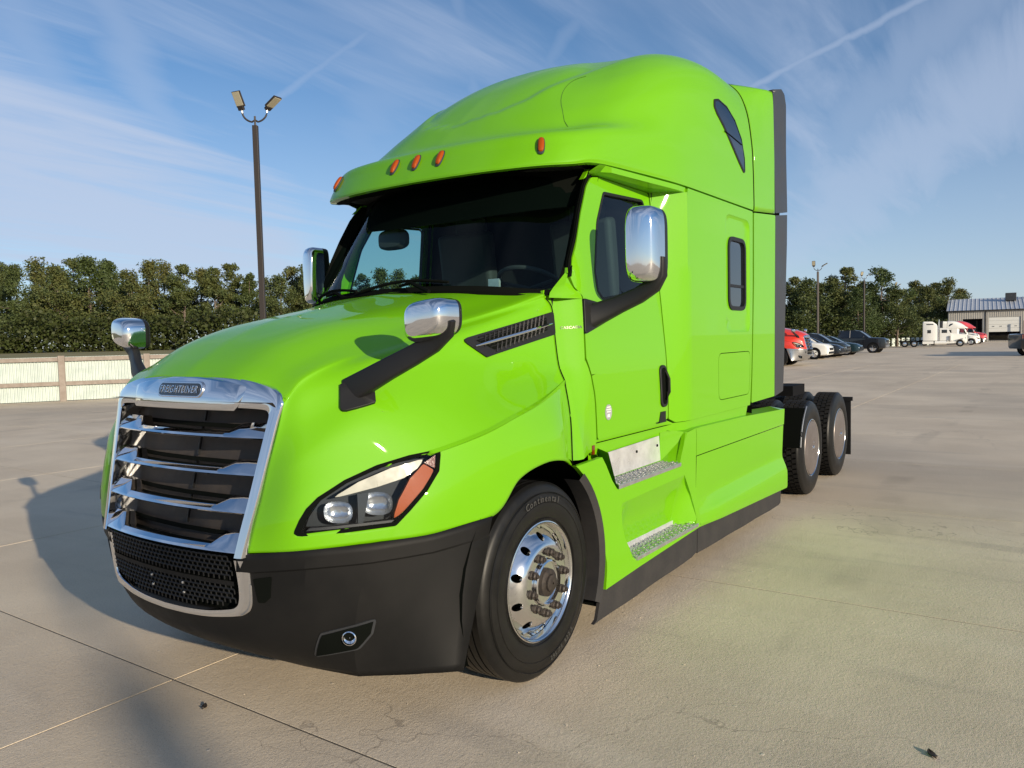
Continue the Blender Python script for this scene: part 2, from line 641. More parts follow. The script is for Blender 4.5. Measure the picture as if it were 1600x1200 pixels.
def concrete_material():
    m_ = bpy.data.materials.new('concrete')
    m_.use_nodes = True
    t = m_.node_tree
    b = t.nodes['Principled BSDF']
    geo = N(t, 'ShaderNodeNewGeometry')
    oi = N(t, 'ShaderNodeObjectInfo')

    def noise(scale, detail=5, rough=.55, vec=None, dist=0.0):
        n_ = N(t, 'ShaderNodeTexNoise', i_Scale=scale, i_Detail=detail, i_Roughness=rough, i_Distortion=dist)
        t.links.new(vec or geo.outputs['Position'], n_.inputs['Vector'])
        return n_.outputs[0]
    A = (0.56, 0.455, 0.325); B = (0.69, 0.575, 0.42)
    c = mixc(t, mapr(t, noise(.55, 6), .35, .68), A, B)
    c = mixc(t, math_n(t, 'MULTIPLY', mapr(t, noise(.16, 4), .48, .72), .55), c, (0.33, .28, .22))
    # drag marks along y and x
    mpp = N(t, 'ShaderNodeMapping'); mpp.inputs['Scale'].default_value = (1.9, .28, 1); mpp.inputs['Rotation'].default_value = (0, 0, R(12))
    t.links.new(geo.outputs['Position'], mpp.inputs[0])
    c = mixc(t, math_n(t, 'MULTIPLY', mapr(t, noise(1.0, 7, .6, mpp.outputs[0], .6), .52, .74), .42), c, (0.66, .57, .45))
    c = mixc(t, math_n(t, 'MULTIPLY', mapr(t, noise(1.3, 7, .6, mpp.outputs[0], .4), .56, .76), .34), c, (0.21, .19, .165))
    # fine sand grain and small pits
    c = mixc(t, math_n(t, 'MULTIPLY', mapr(t, noise(75, 4, .75), .40, .62), .45), c, (0.62, .55, .45))
    c = mixc(t, math_n(t, 'MULTIPLY', mapr(t, noise(110, 3, .7), .55, .70), .55), c, (0.17, .145, .115))
    # light spalls
    vo = N(t, 'ShaderNodeTexVoronoi', i_Scale=7.0, i_Randomness=1.0)
    t.links.new(geo.outputs['Position'], vo.inputs['Vector'])
    sp = math_n(t, 'MULTIPLY', mapr(t, vo.outputs['Distance'], .085, .04), mapr(t, noise(1.1, 3), .50, .62))
    c = mixc(t, math_n(t, 'MULTIPLY', sp, .6), c, (0.60, .56, .49))
    # hairline cracks and a few tyre scuffs
    wv = N(t, 'ShaderNodeTexVoronoi', i_Scale=.42, i_Randomness=1.0, feature='DISTANCE_TO_EDGE')
    ds = N(t, 'ShaderNodeVectorMath', operation='ADD')
    nz = N(t, 'ShaderNodeTexNoise', i_Scale=1.6, i_Detail=6)
    t.links.new(geo.outputs['Position'], nz.inputs['Vector'])
    t.links.new(geo.outputs['Position'], ds.inputs[0]); t.links.new(nz.outputs['Color'], ds.inputs[1])
    t.links.new(ds.outputs[0], wv.inputs['Vector'])
    ck = math_n(t, 'MULTIPLY', mapr(t, wv.outputs['Distance'], .0022, .0008), mapr(t, noise(.23, 2), .56, .64))
    c = mixc(t, math_n(t, 'MULTIPLY', ck, .45), c, (0.16, .13, .105))
    rg_ = N(t, 'ShaderNodeTexWave', wave_type='RINGS', i_Scale=.11, i_Distortion=2.5, i_Detail=3.0)
    rg_.inputs['Detail Scale'].default_value = .6
    mpr = N(t, 'ShaderNodeMapping'); mpr.inputs['Location'].default_value = (-14, 9, 0)
    t.links.new(geo.outputs['Position'], mpr.inputs[0]); t.links.new(mpr.outputs[0], rg_.inputs['Vector'])
    tm = math_n(t, 'MULTIPLY', mapr(t, rg_.outputs['Fac'], .965, .995), mapr(t, noise(.7, 5, .6), .46, .66))
    c = mixc(t, math_n(t, 'MULTIPLY', tm, .22), c, (0.15, .13, .11))
    # oil drips
    v2 = N(t, 'ShaderNodeTexVoronoi', i_Scale=.5, i_Randomness=1.0)
    t.links.new(geo.outputs['Position'], v2.inputs['Vector'])
    c = mixc(t, math_n(t, 'MULTIPLY', mapr(t, v2.outputs['Distance'], .012, .006), .4), c, (0.09, .085, .08))
    # every slab was poured a little lighter or darker
    k = math_n(t, 'ADD', math_n(t, 'MULTIPLY', oi.outputs['Random'], .10), .95)
    sc = N(t, 'ShaderNodeVectorMath', operation='SCALE')
    t.links.new(c, sc.inputs[0]); t.links.new(k, sc.inputs[3])
    t.links.new(sc.outputs[0], b.inputs['Base Color'])
    b.inputs['Roughness'].default_value = .82
    b.inputs['Specular IOR Level'].default_value = .35
    h1 = math_n(t, 'MULTIPLY', noise(55, 4, .75), .0042)
    h2 = math_n(t, 'MULTIPLY', noise(9, 4, .6), .004)
    h3 = math_n(t, 'MULTIPLY', noise(220, 2, .6), .0012)
    h4 = math_n(t, 'MULTIPLY', sp, .003)
    hh = math_n(t, 'ADD', math_n(t, 'ADD', h1, h2), math_n(t, 'ADD', h3, h4))
    bb = N(t, 'ShaderNodeBump', i_Strength=.85, i_Distance=1.0)
    t.links.new(hh, bb.inputs['Height'])
    t.links.new(bb.outputs[0], b.inputs['Normal'])
    return m_


M['concrete'] = concrete_material()
M['grass'] = mat('dry_field_grass', (0.24, 0.20, 0.085), .9, noise=(.25, .8, (0.13, 0.14, 0.05)), bump=(6, .5, .05))

# far sheet: one surface out to the horizon, following the fall of the lot
gm = MB()
xs = [-300, -60, -20, 0, 20, 40, 45, 50, 55, 60, 65, 70, 75, 80, 85, 90, 95, 100, 105, 110, 115, 120, 125, 140, 200, 400, 1200, 3000]
ys = [-1500, -300, -60, -30, -15, 0, 15, 27.0, 60, 120, 300, 2500]
gm.add([(x, y, gh(x, y)-.022) for x in xs for y in ys], grid_faces(len(xs), len(ys)))
ground = gm.build('ground', M['concrete'], None, smooth=0, recalc=False)
tag(ground, kind='structure')
for p_ in ground.data.polygons:
    pass
# poured slabs, joints 7 mm wide
SXP, SYP = 3.0, 3.95
J = .011
smb = MB()
hx_, hy_ = (SXP-J)/2, (SYP-J)/2
bv = .0012
smb.add([(-hx_, -hy_, -.022), (hx_, -hy_, -.022), (hx_, hy_, -.022), (-hx_, hy_, -.022),
         (-hx_, -hy_, -bv), (hx_, -hy_, -bv), (hx_, hy_, -bv), (-hx_, hy_, -bv),
         (-hx_+bv, -hy_+bv, 0), (hx_-bv, -hy_+bv, 0), (hx_-bv, hy_-bv, 0), (-hx_+bv, hy_-bv, 0)],
        [(0, 1, 5, 4), (1, 2, 6, 5), (2, 3, 7, 6), (3, 0, 4, 7), (4, 5, 9, 8), (5, 6, 10, 9), (6, 7, 11, 10), (7, 4, 8, 11), (8, 9, 10, 11)])
slab0 = smb.build('slab', M['concrete'], ground, smooth=0, recalc=False)
M['sealant'] = mat('dark_joint_sealant', (0.10, 0.088, 0.072), .8, noise=(3, .8, (.045, .04, .034)))
sm_ = MB()
for i in range(-2, 15):
    sm_.box((.20+SXP*i, .45+SYP*.5, -.008), (J*.94, SYP*13, .012))
sm_.build('joint_sealant', M['sealant'], ground, smooth=0)
first = True
for i in range(-2, 14):
    for j in range(-6, 7):
        x, y = .20+SXP*(i+.5), .45+SYP*(j+.5)
        o = slab0 if first else slab0.copy()
        if not first:
            COL.objects.link(o)
        first = False
        o.location = (x, y, 0)

# ================================================================== fence on the left, with the field behind
M['wood'] = mat('weathered_wood', (0.22, 0.18, 0.15), .8, noise=(5, .7, (0.33, 0.29, 0.25)), bump=(40, .4, .004))
M['siding'] = mat('pale_corrugated_sheet', (0.50, 0.56, 0.52), .5, noise=(2.5, .6, (0.38, 0.44, 0.41)))
fA = ground_at(0, 631.5); fB = ground_at(180, 623)
fd = (fB-fA); fd.z = 0; fd.normalize()
fence = thing('fence', 'pale corrugated sheet fence with weathered wooden posts and rails at the left', 'fence', tuple(fA), math.atan2(fd.y, fd.x))
# local x along the fence, local -y towards the lot
SP = 2.62
P0 = (ground_at(99, 627)-fA).dot(fd)
post0 = None
corr = MB()
nn2 = 26
prof = []
for k in range(nn2*4+1):
    x = SP*k/(nn2*4)
    prof.append((x, .0 if (k % 4) in (0, 1) else .034))
corr.loft([[(x, .06+yy, z) for x, yy in prof] for z in (.02, 1.50)], closed=False, cap=False)
for i in range(-6, 9):
    x = P0+SP*i
    if i == -6:
        pp = MB().box((0, 0, .77), (.20, .10, 1.54)).build('post', M['wood'], fence, smooth=0, bevel=.008)
        cp = corr.build('sheet', M['siding'], fence, smooth=0)
        rl = MB().box((SP/2, 0, 1.42), (SP-.21, .07, .135)).build('rail', M['wood'], fence, smooth=0, bevel=.006)
        rl2 = MB().box((SP/2, 0, .60), (SP-.21, .07, .135)).build('rail', M['wood'], fence, smooth=0, bevel=.006)
        for o in (pp, cp, rl, rl2): o.location.x = x
    else:
        for o in (pp, cp, rl, rl2):
            c = o.copy(); COL.objects.link(c); c.parent = fence; c.location.x = x
field = MB()
n_l = Vector((-fd.y, fd.x, 0))
q0 = fA-fd*160+n_l*.25; q1 = fA+fd*20+n_l*.25
field.add([q0+Vector((0, 0, .03)), q1+Vector((0, 0, .03)), q1+n_l*22-fd*1.5+Vector((0, 0, .35)), q0+n_l*22+Vector((0, 0, .35)), q1+n_l*62-fd*5+Vector((0, 0, 1.30)), q0+n_l*62+Vector((0, 0, 1.30)), q1+n_l*300-fd*8+Vector((0, 0, 2.2)), q0+n_l*400+Vector((0, 0, 2.4))], [(0, 1, 2, 3), (3, 2, 4, 5), (5, 4, 6, 7)])
tag(field.build('field', M['grass'], None, smooth=0), kind='structure')

# ================================================================== trees


def leaf_material(name, a, b_, c_):
    m_ = bpy.data.materials.new(name)
    m_.use_nodes = True
    t = m_.node_tree
    b = t.nodes['Principled BSDF']
    oi = N(t, 'ShaderNodeObjectInfo')
    geo = N(t, 'ShaderNodeNewGeometry')
    n_ = N(t, 'ShaderNodeTexNoise', i_Scale=.8, i_Detail=4)
    t.links.new(geo.outputs['Position'], n_.inputs['Vector'])
    col = mixc(t, oi.outputs['Random'], a, b_)
    col = mixc(t, mapr(t, n_.outputs[0], .40, .68), col, c_)
    n2_ = N(t, 'ShaderNodeTexWhiteNoise')
    t.links.new(geo.outputs['Position'], n2_.inputs[0]) if False else None
    t.links.new(col, b.inputs['Base Color'])
    b.inputs['Roughness'].default_value = .55
    b.inputs['Specular IOR Level'].default_value = .25
    tr = N(t, 'ShaderNodeBsdfTranslucent')
    t.links.new(col, tr.inputs[0])
    mx = N(t, 'ShaderNodeMixShader'); mx.inputs[0].default_value = .22
    out = t.nodes['Material Output']
    t.links.new(b.outputs[0], mx.inputs[1]); t.links.new(tr.outputs[0], mx.inputs[2])
    t.links.new(mx.outputs[0], out.inputs[0])
    return m_


M['leaf'] = leaf_material('tree_leaves', (0.060, 0.088, 0.024), (0.130, 0.125, 0.036), (0.085, 0.115, 0.045))
M['leaf2'] = leaf_material('shrub_leaves', (0.036, 0.056, 0.014), (0.06, 0.075, 0.018), (0.045, 0.05, 0.018))
M['bark'] = mat('bark', (0.16, 0.125, 0.095), .9, noise=(3, .6, (0.09, 0.07, 0.055)), bump=(12, .6, .03))
rng = random.Random(11)


def tree_meshes(H, Wd, style, seed):
    rg = random.Random(seed)
    tk = MB(); lf = MB()
    h0 = H*{'round': .16, 'tall': .20, 'open': .34}[style]
    base = [(0, 0, -.2), (rg.uniform(-.1, .1), rg.uniform(-.1, .1), h0), (rg.uniform(-.3, .3), rg.uniform(-.3, .3), H*.6), (rg.uniform(-.4, .4), rg.uniform(-.4, .4), H*.93)]
    tk.tube(base, [H*.019, H*.015, H*.008, H*.002], 7)
    lobes = []
    nb = 26 if style != 'open' else 17
    for i in range(nb):
        f = (i+.6)/nb
        z0 = h0+(H*.82-h0)*f*.85
        a = rg.uniform(0, 6.283)
        env = {'round': math.sin(min(1, .18+f*.90)*math.pi)**.55, 'tall': .35+.65*math.sin(min(1, .25+f*.78)*math.pi), 'open': .45+.6*math.sin(min(1, f)*math.pi)}[style]
        L = Wd*.5*env*rg.uniform(.45, 1.0)
        s_ = Vector((0, 0, z0))
        e_ = Vector((math.cos(a)*L, math.sin(a)*L, z0+H*rg.uniform(.05, .16)+ (H*.05 if f > .8 else 0)))
        tk.tube([s_, (s_+e_)/2+Vector((0, 0, -.02*H)), e_], [H*.006*(1.2-f), H*.004*(1.2-f), H*.0012], 5)
        rr = Wd*rg.uniform(.13, .23)*(1.05-.30*f)
        lobes.append((e_, rr))
        if rg.random() < .6:
            lobes.append(((s_+e_)/2+Vector((rg.uniform(-.3, .3), rg.uniform(-.3, .3), .2)), rr*.8))
    for _ in range(4):
        lobes.append((Vector((rg.uniform(-.08, .08)*Wd, rg.uniform(-.08, .08)*Wd, H*rg.uniform(.84, .95))), Wd*rg.uniform(.08, .14)))
    vs, fs = [], []
    for c, rr in lobes:
        n_ = int(250*(rr/(.18*Wd))**2*(1.0 if style != 'open' else .85))+60
        for _ in range(n_):
            u_ = Vector((rg.gauss(0, 1), rg.gauss(0, 1), rg.gauss(0, 1))).normalized()
            q = c+u_*rr*(rg.random()**.38)*rg.uniform(.75, 1.12)
            q.z = c.z+(q.z-c.z)*.82
            s_ = rg.uniform(.06, .165)*H/13
            a1 = Vector((rg.gauss(0, 1), rg.gauss(0, 1), rg.gauss(0, .8))).normalized()
            a2 = a1.cross(Vector((rg.gauss(0, 1), rg.gauss(0, 1), rg.gauss(0, 1)))).normalized()
            k = len(vs)
            vs += [q-a1*s_*1.3, q+a2*s_*.8, q+a1*s_*1.3, q-a2*s_*.8]
            fs.append((k, k+1, k+2, k+3))
    lf.add(vs, fs)
    return tk, lf


VAR = []
for i, (H, Wd, st) in enumerate([(14, 9, 'round'), (15, 8, 'tall'), (13, 10, 'round'), (15, 6.5, 'tall'), (14, 8, 'open'), (12, 9, 'round'), (15, 7, 'open')]):
    tk, lf = tree_meshes(H, Wd, st, 40+i)
    VAR.append((H, tk, lf, [None]))


def plant_tree(px, ytop, D, vi, label, group, wide=1.0, cat='tree'):
    H, tk, lf, cache = VAR[vi]
    q = at_depth(px, D)
    if px < 800:
        q.z = 1.45+(D-100)*.012
    v = pixray(px, ytop)
    depth = (q-Vector((CX, CY, CZ))).dot(d)
    ztop = CZ+v.z*depth
    h_ = ztop-q.z
    s_ = h_/H
    t_ = thing('tree', label, cat, tuple(q), rng.uniform(0, 6.28), group)
    t_.scale = (s_*wide, s_*wide, s_)
    if cache[0] is None:
        a = tk.build('trunk', M['bark'], t_, smooth=60, recalc=False)
        b = lf.build('crown', M['leaf'], t_, smooth=0, recalc=False)
        cache[0] = (a.data, b.data)
    else:
        for nm, me in (('trunk', cache[0][0]), ('crown', cache[0][1])):
            o = bpy.data.objects.new(nm, me); COL.objects.link(o); o.parent = t_
    return t_


LT = [(-130,400,118,0),(-95,410,112,2),(-60,396,120,1),(-28,404,112,0),(4,404,116,3),(30,407,108,0),(60,402,116,2),(92,410,109,5),(118,398,117,1),(146,394,113,0),(176,399,120,3),
      (206,418,110,5),(236,401,116,0),(262,406,121,2),(290,408,113,1),(318,414,119,0),(340,411,112,3),(366,408,117,6),(392,421,114,3),(418,433,121,4),(440,426,112,5),(462,412,117,1),(486,405,113,0),
      (512,412,118,2),(540,416,112,3),(568,424,119,1),(596,414,114,0),(625,420,118,2),(655,428,112,5),(690,415,118,1),(730,420,116,0)]
DESC = ['broad leafy tree', 'tall olive tree', 'round crowned tree', 'slim upright tree', 'thin open tree', 'low dense tree', 'airy tall tree']
PLL = {4: 'at the left edge of the picture', 30: 'second from the left edge', 60: 'third from the left edge', 92: 'fourth from the left edge', 118: 'left half of the highest clump', 146: 'topmost, above the first fence post',
       176: 'left of the hood mirror head', 206: 'in the dip above the hood mirror', 236: 'right of the left hood mirror', 262: 'above where the fence meets the hood', 290: 'above the hood nose',
       318: 'left of the lamp post, second gap', 340: 'left of the lamp post', 366: 'touching the lamp post from the left', 392: 'right behind the lamp post', 418: 'lowest crown, right of the lamp post', 440: 'between lamp post and far door mirror', 462: 'against the far door mirror'}
for (px, yt, D, vi) in LT:
    if px < 0:
        lab = '%s beyond the left edge of the picture, %s' % (DESC[vi], {-130: 'farthest out', -95: 'second farthest', -60: 'third out', -28: 'nearest to the frame'}[px])
    elif px < 480:
        lab = '%s in the left tree line, %s' % (DESC[vi], PLL[px])
    elif px < 640:
        lab = '%s seen through the cab windows, %s' % (DESC[vi], {486: 'leftmost', 512: 'second from left', 540: 'left in the far window', 568: 'middle of the far window', 596: 'right of the window middle', 625: 'at the right window edge'}[px])
    else:
        lab = '%s hidden behind the green cab' % DESC[vi]
    plant_tree(px, yt, D, vi, lab, 'trees in the line behind the left fence')
RT = [(1180,430,135,0),(1212,428,132,2),(1242,428,136,1),(1262,432,130,5),(1284,436,137,0),(1306,428,131,3),(1322,414,136,6),(1342,446,128,5),(1362,440,138,2),(1379,417,134,4),(1402,447,130,0),
      (1428,434,136,3),(1448,444,128,5),(1462,438,139,1),(1481,433,133,2),(1499,447,141,0)]
PRR = ['', '', 'touching the green truck rear flap', 'left of the tallest distant lamp post', 'right behind the tallest distant lamp post', 'left shoulder of the tallest crown', 'tallest crown, between the first two distant lamp posts', 'low, left of the second distant lamp post',
       'right of the second distant lamp post', 'with a lone high tip, above the black pickup', 'behind the third distant lamp post', 'above the barrier', 'behind the fourth lamp post', 'above the white square sleeper', 'widest crown left of the metal building', 'sloping down onto the metal building roof']
for i, (px, yt, D, vi) in enumerate(RT):
    lab = '%s, %s' % (DESC[vi], PRR[i]) if PRR[i] else '%s hidden behind the rear of the green truck' % DESC[vi]
    plant_tree(px, yt, D if px < 1420 else D+42, vi, lab, 'trees behind the parked vehicles', 1.15)
plant_tree(1585, 464, 215, 2, 'small distant tree showing over the metal building roof', 'trees behind the parked vehicles')
plant_tree(1640, 462, 215, 0, 'distant tree beyond the right edge behind the building', 'trees behind the parked vehicles')


def hedge(name, pts, hgt, dep, n_, seed, label=None):
    rg = random.Random(seed)
    vs, fs = [], []
    for _ in range(n_):
        f = rg.random()*(len(pts)-1)
        i = min(int(f), len(pts)-2); g = f-i
        c = pts[i]*(1-g)+pts[i+1]*g
        hm = hgt*(.62+.38*math.sin(f*7.3)*math.sin(f*2.9+1))
        q = c+Vector((rg.gauss(0, dep), rg.gauss(0, dep), hm*(rg.random()**.8)))
        s_ = rg.uniform(.10, .30)
        a1 = Vector((rg.gauss(0, 1), rg.gauss(0, 1), rg.gauss(0, .8))).normalized()
        a2 = a1.cross(Vector((rg.gauss(0, 1), rg.gauss(0, 1), rg.gauss(0, 1)))).normalized()
        k = len(vs)
        vs += [q-a1*s_, q+a2*s_*.8, q+a1*s_, q-a2*s_*.8]
        fs.append((k, k+1, k+2, k+3))
    o = MB().add(vs, fs).build(name, M['leaf2'], None, smooth=0, recalc=False)
    return tag(o, label, 'undergrowth', None, 'stuff')


hedge('undergrowth', [at_depth(x, 103)+Vector((0, 0, 1.45)) for x in (-160, 0, 150, 300, 500, 760)], 5.8, 1.5, 30000, 3, 'dense green undergrowth at the foot of the left tree line')
hedge('undergrowth', [at_depth(x, D_) for x, D_ in ((1150, 126), (1260, 126), (1360, 130), (1440, 150), (1474, 160))], 5.4, 1.6, 14000, 4, 'dense green undergrowth behind the parked vehicles on the right')

# ================================================================== lamp posts


def lamp_post(loc, rotz, H, label, group, wdt=.13, size=1.0, detail=True, hs=1.12):
    t_ = thing('lamp_post', label, 'lamp post', tuple(loc), rotz, group)
    MB().box((0, 0, H/2), (wdt, wdt, H)).build('pole', M['lampost'], t_, smooth=0, bevel=.01)
    k = MB()
    k.tube([(0, 0, H), (0, 0, H+.42*size)], .045*size, 8)
    for s_ in (-1, 1):
        P = [(0, 0, H+.25*size)]+[(s_*(.56*math.sin(a)*size), 0, H+(.25-.10+.62*(1-math.cos(a))*.75)*size) for a in np.linspace(.25, 1.45, 8)]
        k.tube(P, .042*size, 8)
    k.build('bracket', M['lampost'], t_)
    for s_, yaw, tilt in ((-1, R(66), R(62)), (1, R(-30), R(28))):
        zt = H+.72*size
        hd = MB()
        Mx = Matrix.Translation((s_*.58*size, 0, zt)) @ Matrix.Rotation(yaw, 4, 'Z') @ Matrix.Rotation(-tilt*s_, 4, 'Y')
        a = MB().box((s_*.42*size*hs, 0, .03), (.62*size*hs, .40*size*hs, .07)).box((s_*.08*size, 0, 0), (.2*size, .30*size, .13*size))
        h_ = a.move(M=Mx).build('lamp_head', M['lampost'], t_, smooth=0, bevel=.01)
        g = MB().box((s_*.44*size*hs, 0, -.012), (.54*size*hs, .34*size*hs, .02))
        g.move(M=Mx).build('led_panel', M['lamp_glass'], h_, smooth=0)
        MB().tube([(s_*.555*size, 0, H+.56*size), (s_*.58*size, 0, zt+.02)], .055*size, 8).build('knuckle', M['steel'], t_)
    if detail:
        MB().box((0, 0, .35), (.55, .55, .7)).build('footing', M['siding'], t_, smooth=0, bevel=.03)
    return t_


def pole_height(px, ytop, q):
    depth = (q-Vector((CX, CY, CZ))).dot(d)
    return CZ+pixray(px, ytop).z*depth-q.z


q = at_depth(412.5, 26.8)
lamp_post(q, YAW-math.pi/2, pole_height(398, 203, q), 'dark double headed lamp post standing close behind the green hood on the left', 'lamp posts round the lot', .17, .74)
for i, (px, yt, D, nm) in enumerate(((1278, 425, 94, 'tallest looking of the distant lamp posts, rising behind the white car'), (1350, 438, 119, 'second distant lamp post, rising behind the black pickup cab'),
                                 (1400.5, 452, 146, 'third distant lamp post, left of the white tractor, behind its rear wheels'), (1436, 464, 172, 'farthest and shortest looking lamp post, just behind the white sleeper'))):
    q = at_depth(px, D)
    lamp_post(q, YAW-math.pi/2+R(20*i), pole_height(px, yt, q), nm, 'lamp posts round the lot', .20, .85)
lamp_post((-11.05, -32.2, 0), R(71), 8.9, 'lamp post behind the photographer, outside the picture, that throws the soft band of shade', 'lamp posts round the lot', .27, .62)

# ================================================================== metal building on the right
M['wallsheet'] = mat('tan_ribbed_wall', (0.40, 0.38, 0.34), .6, noise=(1.5, .3, (0.46, 0.44, 0.40)))
M['roofsheet'] = mat('galvalume_roof', (0.50, 0.52, 0.55), .45, .25, noise=(1, .3, (0.58, 0.60, 0.62)))
M['doorwhite'] = mat('white_roller_door', (0.66, 0.66, 0.62), .6)
bq = at_depth(1481, 160)
bld = thing('metal_building', 'long tan ribbed metal workshop with grey sheet roof and dock doors at the right', 'building', tuple(bq), R(-86))
HW, RH, DP, LEN = 6.25, 8.9, 24, 46
# wall in pieces round the openings: (x0, x1, z0, z1)
OP = [(2.6, 6.0, 0.0, 4.6), (7.1, 12.4, 1.15, 4.85), (15.5, 20.5, 1.15, 4.85)]
segs = [(0, 2.6, 0, HW), (2.6, 6.0, 4.6, HW), (6.0, 7.1, 0, HW), (7.1, 12.4, 4.85, HW), (7.1, 12.4, 0, .18), (12.4, 15.5, 0, HW), (15.5, 20.5, 4.85, HW), (20.5, LEN, 0, HW)]
for (x0, x1, z0, z1) in segs:
    k = MB()
    n_ = max(2, int((x1-x0)/.30))
    pr = []
    for i in range(n_):
        a = x0+(x1-x0)*i/n_; w_ = (x1-x0)/n_
        pr += [(a, 0), (a+w_*.30, 0), (a+w_*.36, -.05), (a+w_*.64, -.05), (a+w_*.70, 0)]
    pr.append((x1, 0))
    k.loft([[(x, y, z) for x, y in pr] for z in (z0, z1)], closed=False, cap=False)
    k.build('wall_panel', M['wallsheet'], bld, smooth=0)
k = MB()
k.add([(0, 0, 0), (0, DP, 0), (0, DP, HW), (0, DP/2, RH), (0, 0, HW)], [(0, 1, 2, 3, 4)])
k.add([(0, DP, 0), (LEN, DP, 0), (LEN, DP, HW), (0, DP, HW)], [(0, 1, 2, 3)])
k.build('end_wall', M['wallsheet'], bld, smooth=0)
k = MB()
n_ = 62
pr = []
for i in range(n_):
    a = -.3+(LEN+.6)*i/n_; w_ = (LEN+.6)/n_
    pr += [(a, 0), (a+w_*.80, 0), (a+w_*.84, .08), (a+w_*.94, .08)]
k.loft([[(x, y, z+dz) for x, dz in pr] for y, z in ((-.35, HW+.02), (DP/2, RH+.1))], closed=False, cap=False)
k.loft([[(x, y, z+dz) for x, dz in pr] for y, z in ((DP/2, RH+.1), (DP+.3, HW+.02))], closed=False, cap=False)
k.build('roof', M['roofsheet'], bld, smooth=0)
MB().box((LEN/2, -.40, HW-.02), (LEN+.6, .14, .2)).build('gutter', M['trim'], bld, smooth=0)
MB().box((6.55, -.09, HW/2-.1), (.16, .12, HW-.2)).build('downpipe', M['trim'], bld, smooth=0)
for i, (x0, x1) in enumerate(((7.1, 12.4), (15.5, 20.5))):
    dr = None
    for j in range(4):
        z0 = 1.9+(4.85-1.9)*j/4; z1 = 1.9+(4.85-1.9)*(j+1)/4
        o = MB().box(((x0+x1)/2, .12, (z0+z1)/2), (x1-x0-.04, .06, z1-z0-.025)).build('door_leaf', M['doorwhite'], bld, smooth=0)
    for j in range(4):
        MB().box((x0+(x1-x0)*(j+.6)/4.2, .085, 3.0), (.42, .02, .12)).build('door_light', M['dark_glass'], bld, smooth=0)
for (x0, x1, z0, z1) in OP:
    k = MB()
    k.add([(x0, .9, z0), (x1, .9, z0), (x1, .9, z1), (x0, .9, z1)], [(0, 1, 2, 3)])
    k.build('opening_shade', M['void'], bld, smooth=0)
for x_, sz, hz in ((11.0, 1.9, 1.0),):
    MB().box((x_, DP/2-3.8, RH+.1), (sz, 1.6, 1.6)).build('roof_unit', M['extender'], bld, smooth=0, bevel=.05)
MB().box((15.3, DP/2-1, RH+1.1), (.9, .9, 1.7)).build('chimney_box', M['trim'], bld, smooth=0)
MB().tube([(16.1, DP/2-3, RH-1), (16.1, DP/2-3, RH+1.9)], .22, 10).build('flue', M['steel'], bld)
MB().box((12.9, -.9, 2.0), (.16, .16, 4.0)).build('guard_post', M['wood'], bld, smooth=0)

# pale barrier behind the pickup
bA, bB = at_depth(1384, 131), at_depth(1452, 136)
bdv = (bB-bA); L_ = bdv.length
bar = thing('barrier', 'pale sheet barrier between the black pickup and the white tractor', 'barrier', tuple(bA), math.atan2(bdv.y, bdv.x))
for i in range(9):
    MB().box((L_*(i+.5)/9, 0, .68), (L_/9*.62, .09, 1.36)).build('board', M['siding'], bar, smooth=0)
MB().box((L_/2, .06, 1.1), (L_, .05, .12)).build('rail', M['wood'], bar, smooth=0)

# loose grit on the near slabs
gr_ = MB(); rg_ = random.Random(5)
for _ in range(520):
    x_, y_ = rg_.uniform(-1.2, 6), rg_.uniform(-5.5, 4.5)
    if rg_.random() < .45:
        x_, y_ = rg_.gauss(1.9, .9), rg_.gauss(-1.55, .28)
    s_ = rg_.uniform(.0015, .0055)
    P_ = [Vector((rg_.uniform(-1, 1), rg_.uniform(-1, 1), rg_.uniform(0, 1.2)))*s_+Vector((x_, y_, .0)) for _ in range(4)]
    gr_.add(P_, [(0, 1, 2), (0, 2, 3), (0, 3, 1), (1, 3, 2)])
tag(gr_.build('grit', M['concrete'], None, smooth=0), 'loose pale grit scattered on the near concrete slabs', 'grit', None, 'stuff')

# ================================================================== the lime green truck
# x runs to the rear from the bumper, driver's side is -y, z up; helpers take w = distance from the centre line
truck = thing('semi_truck', 'lime green sleeper semi truck without trailer, filling the middle of the view', 'semi truck')


def drv(q):
    return (q[0], -q[1], q[2])


